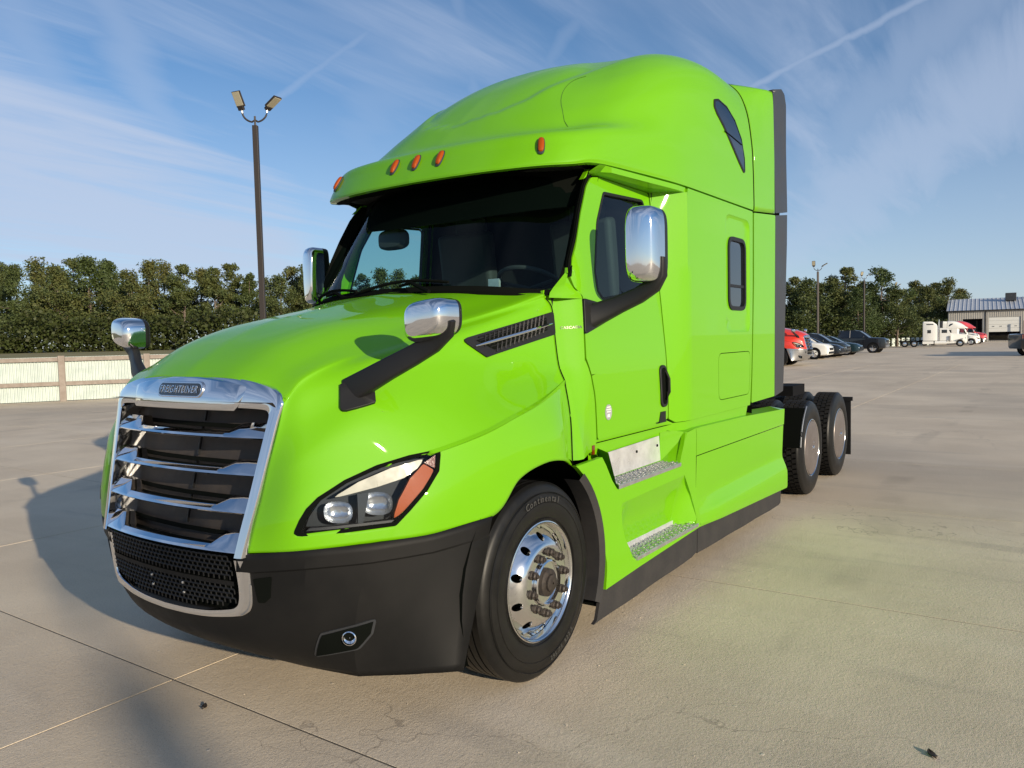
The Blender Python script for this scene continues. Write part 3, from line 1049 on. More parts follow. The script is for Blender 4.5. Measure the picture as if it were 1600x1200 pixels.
# ---------------- hood: rows from the centre line down to the wheel arch, each from the grille back to the cowl
HOOD = [
 [(.062,0,1.611),(.16,0,1.69),(.33,0,1.785),(.55,0,1.865),(.80,0,1.92),(1.0,0,1.96),(1.15,0,1.99),(1.3,0,2.02),(1.47,0,2.05)],
 [(.077,.33,1.603),(.18,.35,1.68),(.33,.37,1.765),(.55,.40,1.835),(.80,.43,1.885),(1.04,.46,1.93),(1.2,.48,1.96),(1.36,.5,1.995),(1.53,.5,2.035)],
 [(.105,.648,1.518),(.19,.66,1.60),(.34,.68,1.662),(.53,.71,1.712),(.80,.76,1.78),(1.05,.81,1.84),(1.25,.85,1.885),(1.45,.90,1.935),(1.68,.955,2.00)],
 [(.085,.642,1.44),(.165,.70,1.52),(.33,.765,1.60),(.52,.825,1.67),(.80,.872,1.73),(1.05,.905,1.78),(1.25,.93,1.82),(1.45,.955,1.86),(1.73,.985,1.91)],
 [(.065,.632,1.36),(.14,.73,1.42),(.32,.83,1.52),(.52,.895,1.58),(.80,.935,1.63),(1.05,.955,1.65),(1.25,.968,1.66),(1.45,.982,1.68),(1.735,1.0,1.73)],
 [(.035,.612,1.24),(.10,.77,1.30),(.29,.905,1.40),(.52,.995,1.445),(.80,1.04,1.485),(1.05,1.05,1.515),(1.25,1.047,1.535),(1.45,1.04,1.555),(1.735,1.02,1.59)],
 [(.005,.592,1.10),(.07,.785,1.145),(.30,.96,1.21),(.55,1.105,1.265),(.80,1.18,1.32),(1.05,1.19,1.375),(1.25,1.172,1.41),(1.45,1.135,1.45),(1.73,1.06,1.50)],
 [(-.025,.572,.98),(.05,.79,1.01),(.295,.99,1.04),(.515,1.13,1.07),(.80,1.205,1.12),(1.05,1.222,1.21),(1.25,1.225,1.235),(1.45,1.205,1.25),(1.70,1.11,1.30)],
 [(-.045,.552,.872),(.045,.785,.893),(.28,.99,.902),(.50,1.122,.907),(.83,1.205,.930),(1.02,1.225,1.072),(1.25,1.23,1.118),(1.45,1.217,1.10),(1.62,1.165,1.045)],
]
def mixrow(r0, r1, f, k0=0):
    return [tuple(np.array(p)*(1-(f if i >= k0 else .5))+np.array(q)*(f if i >= k0 else .5)) for i, (p, q) in enumerate(zip(r0, r1))]


NU, NV = 18, 9
# extra rows hug the fender crease and, more softly, the edge of the bonnet top, so both stay crisp
HOOD = (HOOD[:2]+[mixrow(HOOD[1], HOOD[2], .72)]+[HOOD[2]]+[mixrow(HOOD[2], HOOD[3], .30)]+HOOD[3:6]+[mixrow(HOOD[5], HOOD[6], .86, 2)]+[HOOD[6]]
        +[mixrow(HOOD[6], HOOD[7], .12, 2)]+HOOD[7:])
HG = net(HOOD, NV, NU)
# sharper fender crease: keep the bicubic net but pull the rows either side of it towards straight lines
nr, nc = HG.shape[:2]


def hood_full(G):
    half = G.copy()
    half[..., 1] *= -1
    return np.concatenate([half[::-1], G[1:]])      # driver's side (-y) first


HF = hood_full(HG)
HOOD_V = HF.reshape(-1, 3)
HOOD_F = grid_faces(HF.shape[0], HF.shape[1])
hood_bvh = BVHTree.FromPolygons([Vector(v) for v in HOOD_V], HOOD_F)


def side_hit(bvh, x, z, w0=2.5):
    h = bvh.ray_cast(Vector((x, -w0, z)), Vector((0, 1, 0)), 3.0)
    return h[0], h[1]


# headlight outline on the hood, seen from the side (x, z)
HL = [(.035,.960),(.052,1.018),(.074,1.062),(.110,1.105),(.201,1.167),(.319,1.218),(.440,1.248),(.561,1.262),(.537,1.180),(.474,1.104),(.402,1.030),(.346,.970),(.179,.962)]
hlpoly = roundpoly(HL, 0.012, 3)


def offset_poly(P, dist):
    """inward (positive) offset of a polygon"""
    out = []
    k = len(P)
    area = sum(P[i][0]*P[(i+1) % k][1]-P[(i+1) % k][0]*P[i][1] for i in range(k))
    sg = 1 if area > 0 else -1
    for i in range(k):
        a, b, c = Vector(P[i-1]), Vector(P[i]), Vector(P[(i+1) % k])
        n1 = Vector((-(b-a).y, (b-a).x)).normalized()*sg
        n2 = Vector((-(c-b).y, (c-b).x)).normalized()*sg
        n = (n1+n2)
        if n.length < 1e-6:
            n = n1
        n.normalize()
        out.append(tuple(b+n*dist/max(0.35, n.dot(n1))))
    return out


hlhole = offset_poly(hlpoly, 0.002)
mb = MB()
keep = []
for f in HOOD_F:
    c = sum((Vector(HOOD_V[i]) for i in f), Vector())/4
    if inpoly((c.x, c.z), hlhole) and abs(c.y) > 0.6:
        continue
    keep.append(f)
mb.add(HOOD_V, keep)
hood = mb.build('hood', M['paint'], truck, smooth=40, solid=0.012)


def hood_pt(x, z, off=0.0):
    h, n = side_hit(hood_bvh, x, z)
    if h is None:
        # beyond the surface edge: use the nearest point
        h, n, _, _ = hood_bvh.find_nearest(Vector((x, -1.0, z)))
    if n.y > 0:
        n = -n
    return h+n*off


# ---------------- headlights
def ribbon(loop3, offs, closed=True):
    """strip lofted between offset copies of a loop"""
    mb = MB()
    mb.loft([[q+o for q in loop3] for o in offs], cap=False)
    return mb


def skin_patch(poly, ptf, off, step=0.035, depth=0.0, flipside=False, offfn=None):
    pts, tris, bl = fill2d(poly, (), step)
    V = [ptf(q[0], q[1], off if offfn is None else offfn(q)) for q in pts]
    mb = MB()
    mb.add(V, tris)
    if depth:
        L = bl[0]
        n = len(L)
        W_ = [ptf(pts[i][0], pts[i][1], (off if offfn is None else offfn(pts[i]))-depth) for i in L]
        mb.add([V[i] for i in L]+W_, [(k, (k+1) % n, n+(k+1) % n, n+k) for k in range(n)])
    return mb


def frame_ring(poly, inner, ptf, off_o, off_i, depth):
    """gasket between two nested loops of equal count"""
    A = [ptf(q[0], q[1], off_o) for q in poly]
    B = [ptf(q[0], q[1], off_i) for q in inner]
    C_ = [ptf(q[0], q[1], off_i-depth) for q in inner]
    A0 = [ptf(q[0], q[1], -0.004) for q in poly]
    mb = MB()
    mb.loft([A0, A, B, C_], cap=False)
    return mb


def lens_pt(x, z, off):
    return hood_pt(x, z, off)


hl_in = offset_poly(hlpoly, 0.009)
hl_out = offset_poly(hlpoly, -0.007)


def headlight(side):
    S_ = (lambda mb_: mb_) if side < 0 else (lambda mb_: mb_.flip())
    shell = skin_patch(hl_out, lens_pt, -0.105, 0.05)
    hl = S_(shell).build('headlight', M['lamp_black'], truck)
    S_(frame_ring(hl_out, hl_in, lens_pt, 0.003, 0.0015, 0.108)).build('gasket', M['gap'], hl)
    # light strip along the top
    strip = [(.145,1.100),(.246,1.160),(.364,1.207),(.500,1.238),(.462,1.198),(.405,1.162),(.306,1.133),(.206,1.112)]
    S_(skin_patch(roundpoly(strip, 0.01, 2), lens_pt, -0.012, 0.03, 0.03)).build('light_strip', M['drl'], hl)
    # two reflector bowls
    for (cx, cz, rx, rz, nm) in ((.165, 1.040, .062, .046, 'low_beam'), (.300, 1.062, .066, .050, 'high_beam')):
        c = hood_pt(cx, cz, -0.004)
        t1 = (hood_pt(cx+.05, cz, 0)-hood_pt(cx-.05, cz, 0)).normalized()
        nrm = Vector((-0.86, -0.50, 0.02)).normalized()
        b1 = Vector((0, 0, 1))
        a1 = nrm.cross(b1).normalized()
        rings = []
        for k, (q, dd) in enumerate(((1.0, .0), (.97, .012), (.86, .028), (.66, .040), (.42, .046), (.2, .048), (.02, .0485))):
            ring = []
            for j in range(28):
                th = 2*math.pi*j/28
                ex = math.copysign(abs(math.cos(th))**0.75, math.cos(th))*rx*q
                ez = math.copysign(abs(math.sin(th))**0.75, math.sin(th))*rz*q
                ring.append(c+a1*ex+b1*ez-nrm*(dd+0.004)-Vector((0, -1, 0))*0.010)
            rings.append(ring)
        bowl = MB().loft(rings, cap=False)
        rb = S_(bowl).build(nm, M['reflector'], hl)
    # dark divider fins
    for (x0, x1) in ((.222, .240),):
        fin = [(x0, .975), (x1, .985), (x1+.035, 1.115), (x0+.012, 1.11)]
        S_(skin_patch(fin, lens_pt, -0.014, 0.05, 0.03)).build('divider', M['lamp_black'], hl)
    am = [(.425,1.035),(.47,1.10),(.515,1.165),(.552,1.215),(.572,1.236),(.558,1.178),(.50,1.095),(.425,1.02),(.352,.975)]
    S_(skin_patch(roundpoly([(.338,.984),(.370,1.072),(.424,1.156),(.488,1.214),(.524,1.184),(.466,1.102),(.402,1.040)], 0.008, 2), lens_pt, -0.008, 0.03, 0.035)).build('turn_signal', M['amber'], hl)
    S_(skin_patch([(.492,1.218),(.544,1.247),(.530,1.190)], lens_pt, -0.007, 0.03, 0.03)).build('side_marker', M['amber_dark'], hl)
    S_(skin_patch([(.06,.972),(.335,.978),(.345,.988),(.07,.984)], lens_pt, -0.006, 0.04, 0.03)).build('lower_rail', M['extender'], hl)
    S_(skin_patch(hl_in, lens_pt, 0.0, 0.04)).build('lens_cover', M['lens_clear'], hl)
    return hl


headlight(-1)
headlight(1)


# ---------------- fender vents with a chrome blade
def fender_vent(side):
    S_ = (lambda mb_: mb_) if side < 0 else (lambda mb_: mb_.flip())
    ol = roundpoly([(.985,1.748),(1.735,1.898),(1.735,1.768),(1.13,1.655)], 0.018, 3)
    v = S_(skin_patch(ol, hood_pt, 0.010, 0.05, 0.02)).build('fender_vent', M['trim'], truck, smooth=30)
    inn = [(1.08,1.742),(1.66,1.862),(1.66,1.792),(1.20,1.692)]
    S_(skin_patch(inn, hood_pt, 0.0115, 0.05, 0.0)).build('vent_recess_shade', M['gap'], v)  # no hole cut: a flat black patch gives the shade inside the vent
    # slat grid of the two openings
    g = MB()
    for row, (za, zb_) in enumerate(((1.735, 1.852), (1.700, 1.802))):
        for k in range(15 if row == 0 else 12):
            f = (k+.5)/(15 if row == 0 else 12)
            x = 1.12+f*.52 if row == 0 else 1.20+f*.44
            z = za+(zb_-za)*f
            dz = .030 if row == 0 else .022
            a, b = hood_pt(x-.006, z-dz, .012), hood_pt(x+.014, z+dz, .012)
            g.tube([a, b], 0.005, 4)
    for row, (xa_, za, xb_, zb_) in enumerate(((1.10, 1.757, 1.65, 1.877), (1.10, 1.738, 1.66, 1.853), (1.17, 1.706, 1.66, 1.801))):
        g.tube([hood_pt(xa_+(xb_-xa_)*k/6, za+(zb_-za)*k/6, .012) for k in range(7)], 0.004, 4)
    S_(g).build('vent_mesh', M['trim'], v)
    S_(MB().tube([hood_pt(1.06+.64*k/8, 1.712+.116*k/8, .018+.010*math.sin(k*math.pi/8)) for k in range(9)], [.004, .009, .010, .010, .010, .010, .009, .008, .004], 8)).build('chrome_blade', M['chrome'], v)


fender_vent(-1)
fender_vent(1)


# ---------------- grille
def gx(w, z):
    return -.047+(z-.87)*.2245-lin(z, [.87, 1.35, 1.61], [.075, .068, .045])*(1-(w/.62)**2)


def gp(y, z, o=0.0):
    return (gx(abs(y), z)-o, y, z)


grille = bpy.data.objects.new('grille', None)
COL.objects.link(grille); grille.parent = truck
OUT = [(.552,.855),(.568,.97),(.589,1.10),(.613,1.27),(.634,1.42),(.646,1.49),(.635,1.522),(.60,1.547),(.54,1.570),(.40,1.596),(.20,1.607),(0,1.611)]
INN = [(.510,.855),(.523,.97),(.542,1.10),(.563,1.27),(.580,1.405),(.583,1.440),(.574,1.460),(.555,1.468),(.50,1.472),(.40,1.474),(.20,1.474),(0,1.474)]
O3 = crom(OUT, 4); I3 = crom(INN, 4)
O3 = np.concatenate([O3, (O3*[-1, 1])[::-1][1:]]); I3 = np.concatenate([I3, (I3*[-1, 1])[::-1][1:]])
fr = MB()
rows_ = []
for (a0, a1), (b0, b1) in zip(O3, I3):
    row_ = []
    for f, o in ((0, -.045), (0, .003), (.06, .008), (.5, .012), (.92, .010), (1.0, .005), (1.0, -.075)):
        row_.append(gp(a0+(b0-a0)*f, a1+(b1-a1)*f, o))
    rows_.append(row_)
fr.loft(rows_, closed=False, cap=False)
fr.build('surround', M['chrome'], grille, smooth=38)
# raised brow plate that carries the emblem
bw = [-.435, -.405, -.39, -.3, -.2, -.1, 0, .1, .2, .3, .39, .405, .435]
rows_ = []
for w_ in bw:
    edge = abs(w_) > .40
    zt = 1.611-.085*(w_/.62)**2
    zb = 1.462 if abs(w_) < .395 else 1.462+.07*min(1, (abs(w_)-.395)/.04)
    oo = 1.0 if abs(w_) < .395 else max(0, 1-(abs(w_)-.395)/.04)
    rows_.append([gp(w_, zt, .006), gp(w_, zt-.008, .010+.008*oo), gp(w_, (zt+zb)/2, .010+.015*oo), gp(w_, zb+.010, .010+.011*oo), gp(w_, zb, .006+.008*oo), gp(w_, zb+.004, -.05)])
MB().loft(rows_, closed=False, cap=False).build('brow', M['chrome'], grille, smooth=38)
BARS = [(1.342, 1.408, .580), (1.186, 1.250, .560), (1.030, 1.098, .540), (.866, .945, .522)]
for z0, z1, we in BARS:
    ws_ = sorted(set([-we, -.47, -.405, -.345, .345, .405, .47, we]+list(np.linspace(-.33, .33, 15))))
    rings = []
    for w_ in ws_:
        f = min(1, max(0, (abs(w_)-.345)/.06))
        zt = z0+.028+(z1-z0-.028)*f
        x0 = gx(w_, z0)
        x1 = x0+.020+.035*f
        rings.append([(x0+.004, w_, z0), (x0-.004, w_, z0+.006), (x0+.002, w_, z0+.016), (x1, w_, zt-.003), (x1+.004, w_, zt), (x0+.085+.02*f, w_, zt-.004), (x0+.09, w_, z0+.012)])
    MB().loft(rings).build('grille_bar', M['chrome'], grille, smooth=28)
for s_ in (-1, 1):
    ch = MB()
    zs = [.90, 1.1, 1.3, 1.475]
    wi = lambda z: float(np.interp(z, [.92, 1.12, 1.28, 1.47], [.520, .545, .565, .585]))
    ch.loft([[(gx(wi(z), z)+.0, s_*wi(z), z), (gx(wi(z), z)+.15, s_*(wi(z)-.030), z)] for z in zs], closed=False, cap=False)
    ch.build('cheek', M['chrome'], grille, smooth=0)
# radiator behind, in the four openings, with a centre seam
rad = MB()
rad.loft([[(gx(0, z)+.16+.03*(w/.6)**2, w, z) for w in (-.60, -.45, -.3, -.15, 0, .15, .3, .45, .60)] for z in (.86, 1.1, 1.3, 1.50)], closed=False, cap=False)
rad.loft([[(x_, w, 1.50) for w in (-.6, 0, .6)] for x_ in (.02, .4)], closed=False, cap=False)
rad.build('radiator', M['radiator'], grille, smooth=0)
for z0, z1 in ((.955, 1.030), (1.11, 1.185), (1.262, 1.342), (1.42, 1.47)):
    k = MB()
    k.box((gx(0, (z0+z1)/2)+.145, 0, (z0+z1)/2), (.012, .010, z1-z0+.06), Matrix.Rotation(R(13), 3, 'Y'))
    k.build('radiator_seam', M['trim'], grille, smooth=0)
    k = MB()
    k.loft([[(gx(w, z)+.115, w, z) for w in (-.50, -.4, -.25, 0, .25, .4, .50)] for z in (z0-.050, z0-.030)], closed=False, cap=False)
    k.build('shutter_edge', M['gap'], grille, smooth=0)


def emblem_shape(hw, hh, n=10):
    P = []
    for k in range(n+1):
        th = -math.pi/2+math.pi*k/n
        P.append((hw-hh*0.9+math.cos(th)*hh*0.9, math.sin(th)*hh))
    for k in range(n+1):
        th = math.pi/2+math.pi*k/n
        P.append((-(hw-hh*0.9)+math.cos(th)*hh*0.9, math.sin(th)*hh))
    return P


EZ = 1.551
em = MB()
for hw, hh, o in ((.178, .036, .036),):
    P = emblem_shape(hw, hh)
    em = skin_patch([(a, b+EZ) for a, b in P], lambda a, b, o_: Vector(gp(a, b, o_)), 0.030, 0.02, 0.02)
emo = em.build('emblem', M['badge_silver'], grille, bevel=0.003)
P = emblem_shape(.164, .028)
skin_patch([(a, b+EZ) for a, b in P], lambda a, b, o_: Vector(gp(a, b, o_)), 0.0322, 0.02, 0.004).build('enamel', M['badge_navy'], emo)
tv, tf = text_mesh('FREIGHTLINER', 0.050, 0.0012, 0.12, 1.12, 0.0)
xs_ = [v[0] for v in tv]
sc_ = 0.296/(max(xs_)-min(xs_))
MB().add([gp(-v[0]*sc_, EZ+v[1]*sc_*1.12, 0.0362+v[2]) for v in tv], tf).build('lettering', M['badge_silver'], emo, smooth=0)

# ---------------- bumper with the lower air intake
PW = [0, .16, .32, .475, .552, .66, .785, .90, .995, 1.06, 1.122, 1.165, 1.19, 1.205]
PX = [-.110, -.105, -.090, -.066, -.042, -.005, .050, .155, .255, .370, .50, .625, .725, .83]


def crease_w(f):
    return .845+.150*f


def bumper_pt(s_, f):
    """s_: 0 centre, 1 crease, 2 rear edge; f: 1 at the top edge, 0 at the bottom"""
    wc = crease_w(f)
    w = wc*s_ if s_ <= 1 else wc+(1.205-wc)*(s_-1)
    ztop = lin(w, [0, .55, .785, .99, 1.122, 1.205], [.862, .866, .893, .902, .907, .930])
    zbot = lin(w, [0, .5, .85, 1.1, 1.205], [.262, .266, .285, .29, .285])
    g = 1-f
    wt = .995*s_ if s_ <= 1 else .995+(.21)*(s_-1)
    x0 = lin(w, PW, PX)
    if s_ <= 1:
        xb = .245+.040*(w/.85)**2
        h_ = .06*g+.94*g**4
        h_ = h_*(1-s_**3)+(.30*g+.70*g**2)*s_**3
    else:
        xb = lin(w, [.845, 1.03, 1.13, 1.205], [.285, .410, .490, .572])
        e = s_-1
        h_ = (.30*g+.70*g**2)*(1-e)+g*e
    x = x0+(xb-x0)*h_
    z = zbot+(ztop-zbot)*f
    if f > .87:      # the upper lip stands proud of a fine groove
        x -= .012
    return Vector((x, -w, z))


SS = sorted(set([round(v, 4) for v in list(np.linspace(0, 1, 17))+list(np.linspace(1, 2, 12))+[.475, .512, .552]]))
FS = [1.0, .95, .885, .874, .86, .80, .72, .65, .60, .55, .48, .42, .35, .28, .22, .16, .10, .05, 0.0]
half = np.array([[tuple(bumper_pt(w, f)) for f in FS] for w in SS])
bg_ = half.copy(); bg_[..., 1] *= -1
full = np.concatenate([half[::-1], bg_[1:]])
bf = []
ncf = len(FS)
for i in range(full.shape[0]-1):
    for j in range(ncf-1):
        wmid = abs((full[i, j, 1]+full[i+1, j, 1])/2)
        zm = (full[i, j, 2]+full[i, j+1, 2])/2
        if wmid < .512 and zm > .60:
            continue
        bf.append((i*ncf+j, i*ncf+j+1, (i+1)*ncf+j+1, (i+1)*ncf+j))
bump_v = full.reshape(-1, 3)
mb = MB().add(bump_v, bf)
bumper = mb.build('bumper', M['black_plastic'], truck, smooth=13, solid=0.02)
bump_bvh = BVHTree.FromPolygons([Vector(v) for v in bump_v], grid_faces(full.shape[0], ncf))


def bump_hit(y, z, off=0.0):
    h = bump_bvh.ray_cast(Vector((-3, y, z)), Vector((1, 0, 0)), 6)
    if h[0] is None:
        q = bump_bvh.find_nearest(Vector((-.1, y, z)))
        h = q
    n_ = h[1]
    if n_.x > 0: n_ = -n_
    return h[0]+n_*off


# chrome U round the intake
UO = [(.556,.838),(.555,.76),(.550,.69),(.538,.635),(.508,.598),(.45,.580),(.30,.560),(.15,.552),(0,.549)]
UI = [(.484,.838),(.490,.76),(.490,.70),(.484,.658),(.468,.632),(.42,.614),(.28,.592),(.14,.584),(0,.581)]


def ux(y, z):
    return lin(abs(y), PW, PX)+.03*max(0, (.86-z)/.3)


up = lambda a, b, o: Vector((ux(a, b)-o, a, b))
O3 = crom(UO, 4); I3 = crom(UI, 4)
O3 = np.concatenate([O3, (O3*[-1, 1])[::-1][1:]]); I3 = np.concatenate([I3, (I3*[-1, 1])[::-1][1:]])
rows_ = []
for (a0, a1), (b0, b1) in zip(O3, I3):
    rows_.append([up(a0+(b0-a0)*f, a1+(b1-a1)*f, o) for f, o in ((0, -.05), (0, .006), (.1, .012), (.5, .014), (.9, .010), (1.0, .004), (1.0, -.03))])
MB().loft(rows_, closed=False, cap=True).build('intake_surround', M['chrome'], bumper, smooth=38)
# honeycomb mesh in two bands
cell = 0.031
hx = MB()
row = 0
z = .612
while z < .845:
    y = -.475+(cell*.5 if row % 2 else 0)
    while y < .475:
        zlow = .594+.045*(abs(y)/.47)**2
        if z > zlow+.005 and not (.722 < z < .745):
            p0 = up(y, z, .004)
            p1 = up(y+cell, z, .004)
            hx.tube([up(y+cell*.22, z-.009, .004), up(y+cell*.22, z+.009, .004)], .0034, 4, cap=False)
            hx.tube([up(y+cell*.22, z+.009, .004), up(y+cell*.62, z+.0125, .004)], .0044, 4, cap=False)
            hx.tube([up(y+cell*.62, z+.0125, .004), up(y+cell*1.22, z+.009, .004)], .0044, 4, cap=False)
        y += cell
    z += .0205
    row += 1
tag(hx.build('honeycomb_mesh', M['trim'], bumper, smooth=0), kind='stuff')
for z0, z1 in ((.722, .742),):
    k = MB()
    k.loft([[tuple(up(w, z_, .008)) for w in np.linspace(-.475, .475, 13)] for z_ in (z0, z1)], closed=False, cap=False)
    k.build('intake_rib', M['black_plastic'], bumper, smooth=0)
k = MB()
k.loft([[tuple(up(w, z_, -.05)) for w in np.linspace(-.50, .50, 13)] for z_ in (.56, .87)], closed=False, cap=False)
k.build('intake_backing', M['gap'], bumper, smooth=0)
for (y, z) in ((.08, .655), (.08, .700), (-.16, .655), (-.16, .700)):
    c = up(y, z, .012)
    MB().box(c, (.008, .012, .010)).build('rivet', M['steel'], bumper, smooth=0, bevel=.002)


def fog_lamp(side):
    S_ = (lambda mb_: mb_) if side < 0 else (lambda mb_: mb_.flip())
    bp = lambda a, b, o: bump_hit(-a, b, o)
    ol = roundpoly([(.785,.517),(.970,.570),(.948,.500),(.895,.432),(.700,.385)], [.01, .01, .03, .03, .01], 3)
    f = S_(skin_patch(ol, bp, 0.005, 0.04, 0.012)).build('fog_lamp', M['extender'], bumper)
    S_(skin_patch(offset_poly(ol, .008), bp, 0.0095, 0.02, 0.002)).build('fog_recess_shade', M['gap'], f)  # black patch laid on top as the shade of a hollow
    c = bp(.882, .495, .006)
    nrm = Vector((-.85, -.5, 0)).normalized()
    a1 = nrm.cross(Vector((0, 0, 1))).normalized()
    rings = []
    for q, dd in ((1.0, .0), (.98, .010), (.86, .012), (.80, .004), (.5, -.004), (.15, -.002), (.01, .002)):
        rings.append([c+(a1*math.cos(t_)+Vector((0, 0, 1))*math.sin(t_))*.032*q+nrm*(dd+.003) for t_ in [2*math.pi*j/24 for j in range(24)]])
    S_(MB().loft(rings, cap=False)).build('lamp', M['chrome'], f)
    # tow eye pocket: its inner shade is a flat black patch, nothing is cut
    ol = roundpoly([(.565,.760),(.650,.775),(.630,.68),(.600,.655),(.572,.655)], .006, 2)
    S_(skin_patch(ol, bp, 0.003, 0.05, 0.006)).build('tow_pocket_shade', M['gap'], bumper)


fog_lamp(-1)
fog_lamp(1)


# ---------------- hood mirrors
def hood_mirror(side):
    S_ = (lambda mb_: mb_) if side < 0 else (lambda mb_: mb_.flip())
    base = skin_patch(roundpoly([(.248,1.447),(.298,1.560),(.360,1.590),(.412,1.545),(.380,1.480)], .010, 2), hood_pt, 0.016, 0.04, 0.03)
    root = S_(base).build('hood_mirror', M['trim'], truck, bevel=.004)
    arm = MB()
    P = [(.335,.800,1.535),(.355,.885,1.578),(.39,.985,1.632),(.44,1.085,1.688),(.475,1.170,1.738),(.475,1.240,1.790),(.468,1.262,1.838)]
    Wd = [.090, .082, .074, .068, .064, .062, .048]
    rings = []
    for i, q in enumerate(P):
        a = Vector(drv(P[max(0, i-1)])); b = Vector(drv(P[min(len(P)-1, i+1)]))
        t_ = (b-a).normalized()
        side_v = Vector((1, 0, 0))
        upv = side_v.cross(t_).normalized()
        fwd = t_.cross(upv).normalized()
        c = Vector(drv(q))
        rings.append([c+fwd*(Wd[i]*.34)*math.copysign(abs(math.cos(k))**.5, math.cos(k))+upv*(Wd[i]*.66)*math.copysign(abs(math.sin(k))**.4, math.sin(k)) for k in [2*math.pi*j/14 for j in range(14)]])
    arm.loft(rings)
    S_(arm).build('arm', M['trim'], root, smooth=50)
    # head: chrome shell in front, dark back; superellipse rings bulging forward
    cx, cw, cz = .46, 1.172, 1.842
    hw, hh = .103, .080
    def shell(levels, nm, m__):
        rr = []
        for (q, xo) in levels:
            ring = []
            for k in range(40):
                th = 2*math.pi*k/40
                ex = math.copysign(abs(math.cos(th))**.52, math.cos(th))*q
                ez = math.copysign(abs(math.sin(th))**.58, math.sin(th))*q
                ww = cw+ex*hw
                zz_ = cz+ez*hh-(.010*(q-ex) if ez < 0 else 0)+.012*ex
                x_ = xo if xo is not None else -.082+.012*ex*ex+.010*ez*ez+.062*(1-math.sqrt(max(0, 1-(max(0, q-.66)/.345)**2)))
                ring.append((cx+x_+.10*(ww-cw), -ww, zz_))
            rr.append(ring)
        return S_(MB().loft(rr, cap=True)).build(nm, m__, root, smooth=60)
    shell([(q_, None) for q_ in (.02, .15, .3, .45, .58, .66, .72, .78, .84, .89, .93, .96, .985, 1.0)]+[(1.0, .02), (.995, .052)], 'mirror_shell', M['chrome'])
    shell([(.985, .050), (.97, .075), (.90, .085)], 'mirror_back', M['trim'])
    return root


hood_mirror(-1)
hood_mirror(1)

# ---------------- cab side panels: a width function and outlines seen from the side


def wdoor(z):
    return lin(z, [1.10, 1.35, 1.6, 2.0, 2.4, 2.82], [1.120, 1.122, 1.110, 1.072, 1.030, .985])


def whood(z):
    return lin(z, [1.0, 1.15, 1.3, 1.5, 1.59, 1.73, 1.91, 2.05], [1.175, 1.15, 1.11, 1.06, 1.02, 1.0, .985, .955])


def cabw(x, z):
    w1 = wdoor(z)
    if x < 1.93:
        f = min(1, max(0, (x-1.73)/.20))
        f = f*f*(3-2*f)
        w1 = whood(z)*(1-f)+w1*f
    if x > 3.03:
        f = min(1, (x-3.03)/.20)
        w1 = w1*(1-f)+1.19*f
    if x > 3.2 and z < 1.13:
        pass
    return w1


def cs(x, z, o=0.0):
    return Vector((x, -cabw(x, z)-o, z))


def both(fn):
    fn(lambda mb_: mb_)
    fn(lambda mb_: mb_.flip())


INW = (0, 1, 0)
COWL = [(1.63,1.07),(1.63,1.20),(1.66,1.40),(1.69,1.60),(1.69,1.985),(1.70,2.018),(1.80,2.035),(1.905,2.015),(1.922,1.985),(1.895,1.62),(1.94,1.52),(1.965,1.42),(1.985,1.13),(1.93,1.08),(1.72,1.06)]
DOOR = [(2.000,1.140),(1.980,1.42),(1.953,1.525),(1.908,1.625),(1.935,1.985),(1.880,2.035),(1.862,2.10),(1.885,2.21),(2.02,2.48),(2.13,2.66),(2.20,2.722),(2.30,2.738),(3.022,2.738),(3.022,1.165)]
WIN = [(2.115,2.02),(2.105,2.14),(2.20,2.45),(2.335,2.655),(2.93,2.680),(2.93,2.10),(2.50,2.005),(2.18,1.965)]


def rad_fix(P, rd):
    return roundpoly(P, rd, 4)


door_out = rad_fix(DOOR, [.02, .05, .05, .03, .02, .05, .06, .05, .3, .2, .08, .06, .03, .03])
win_out = rad_fix(WIN, [.04, .1, .2, .05, .05, .06, .12, .06])


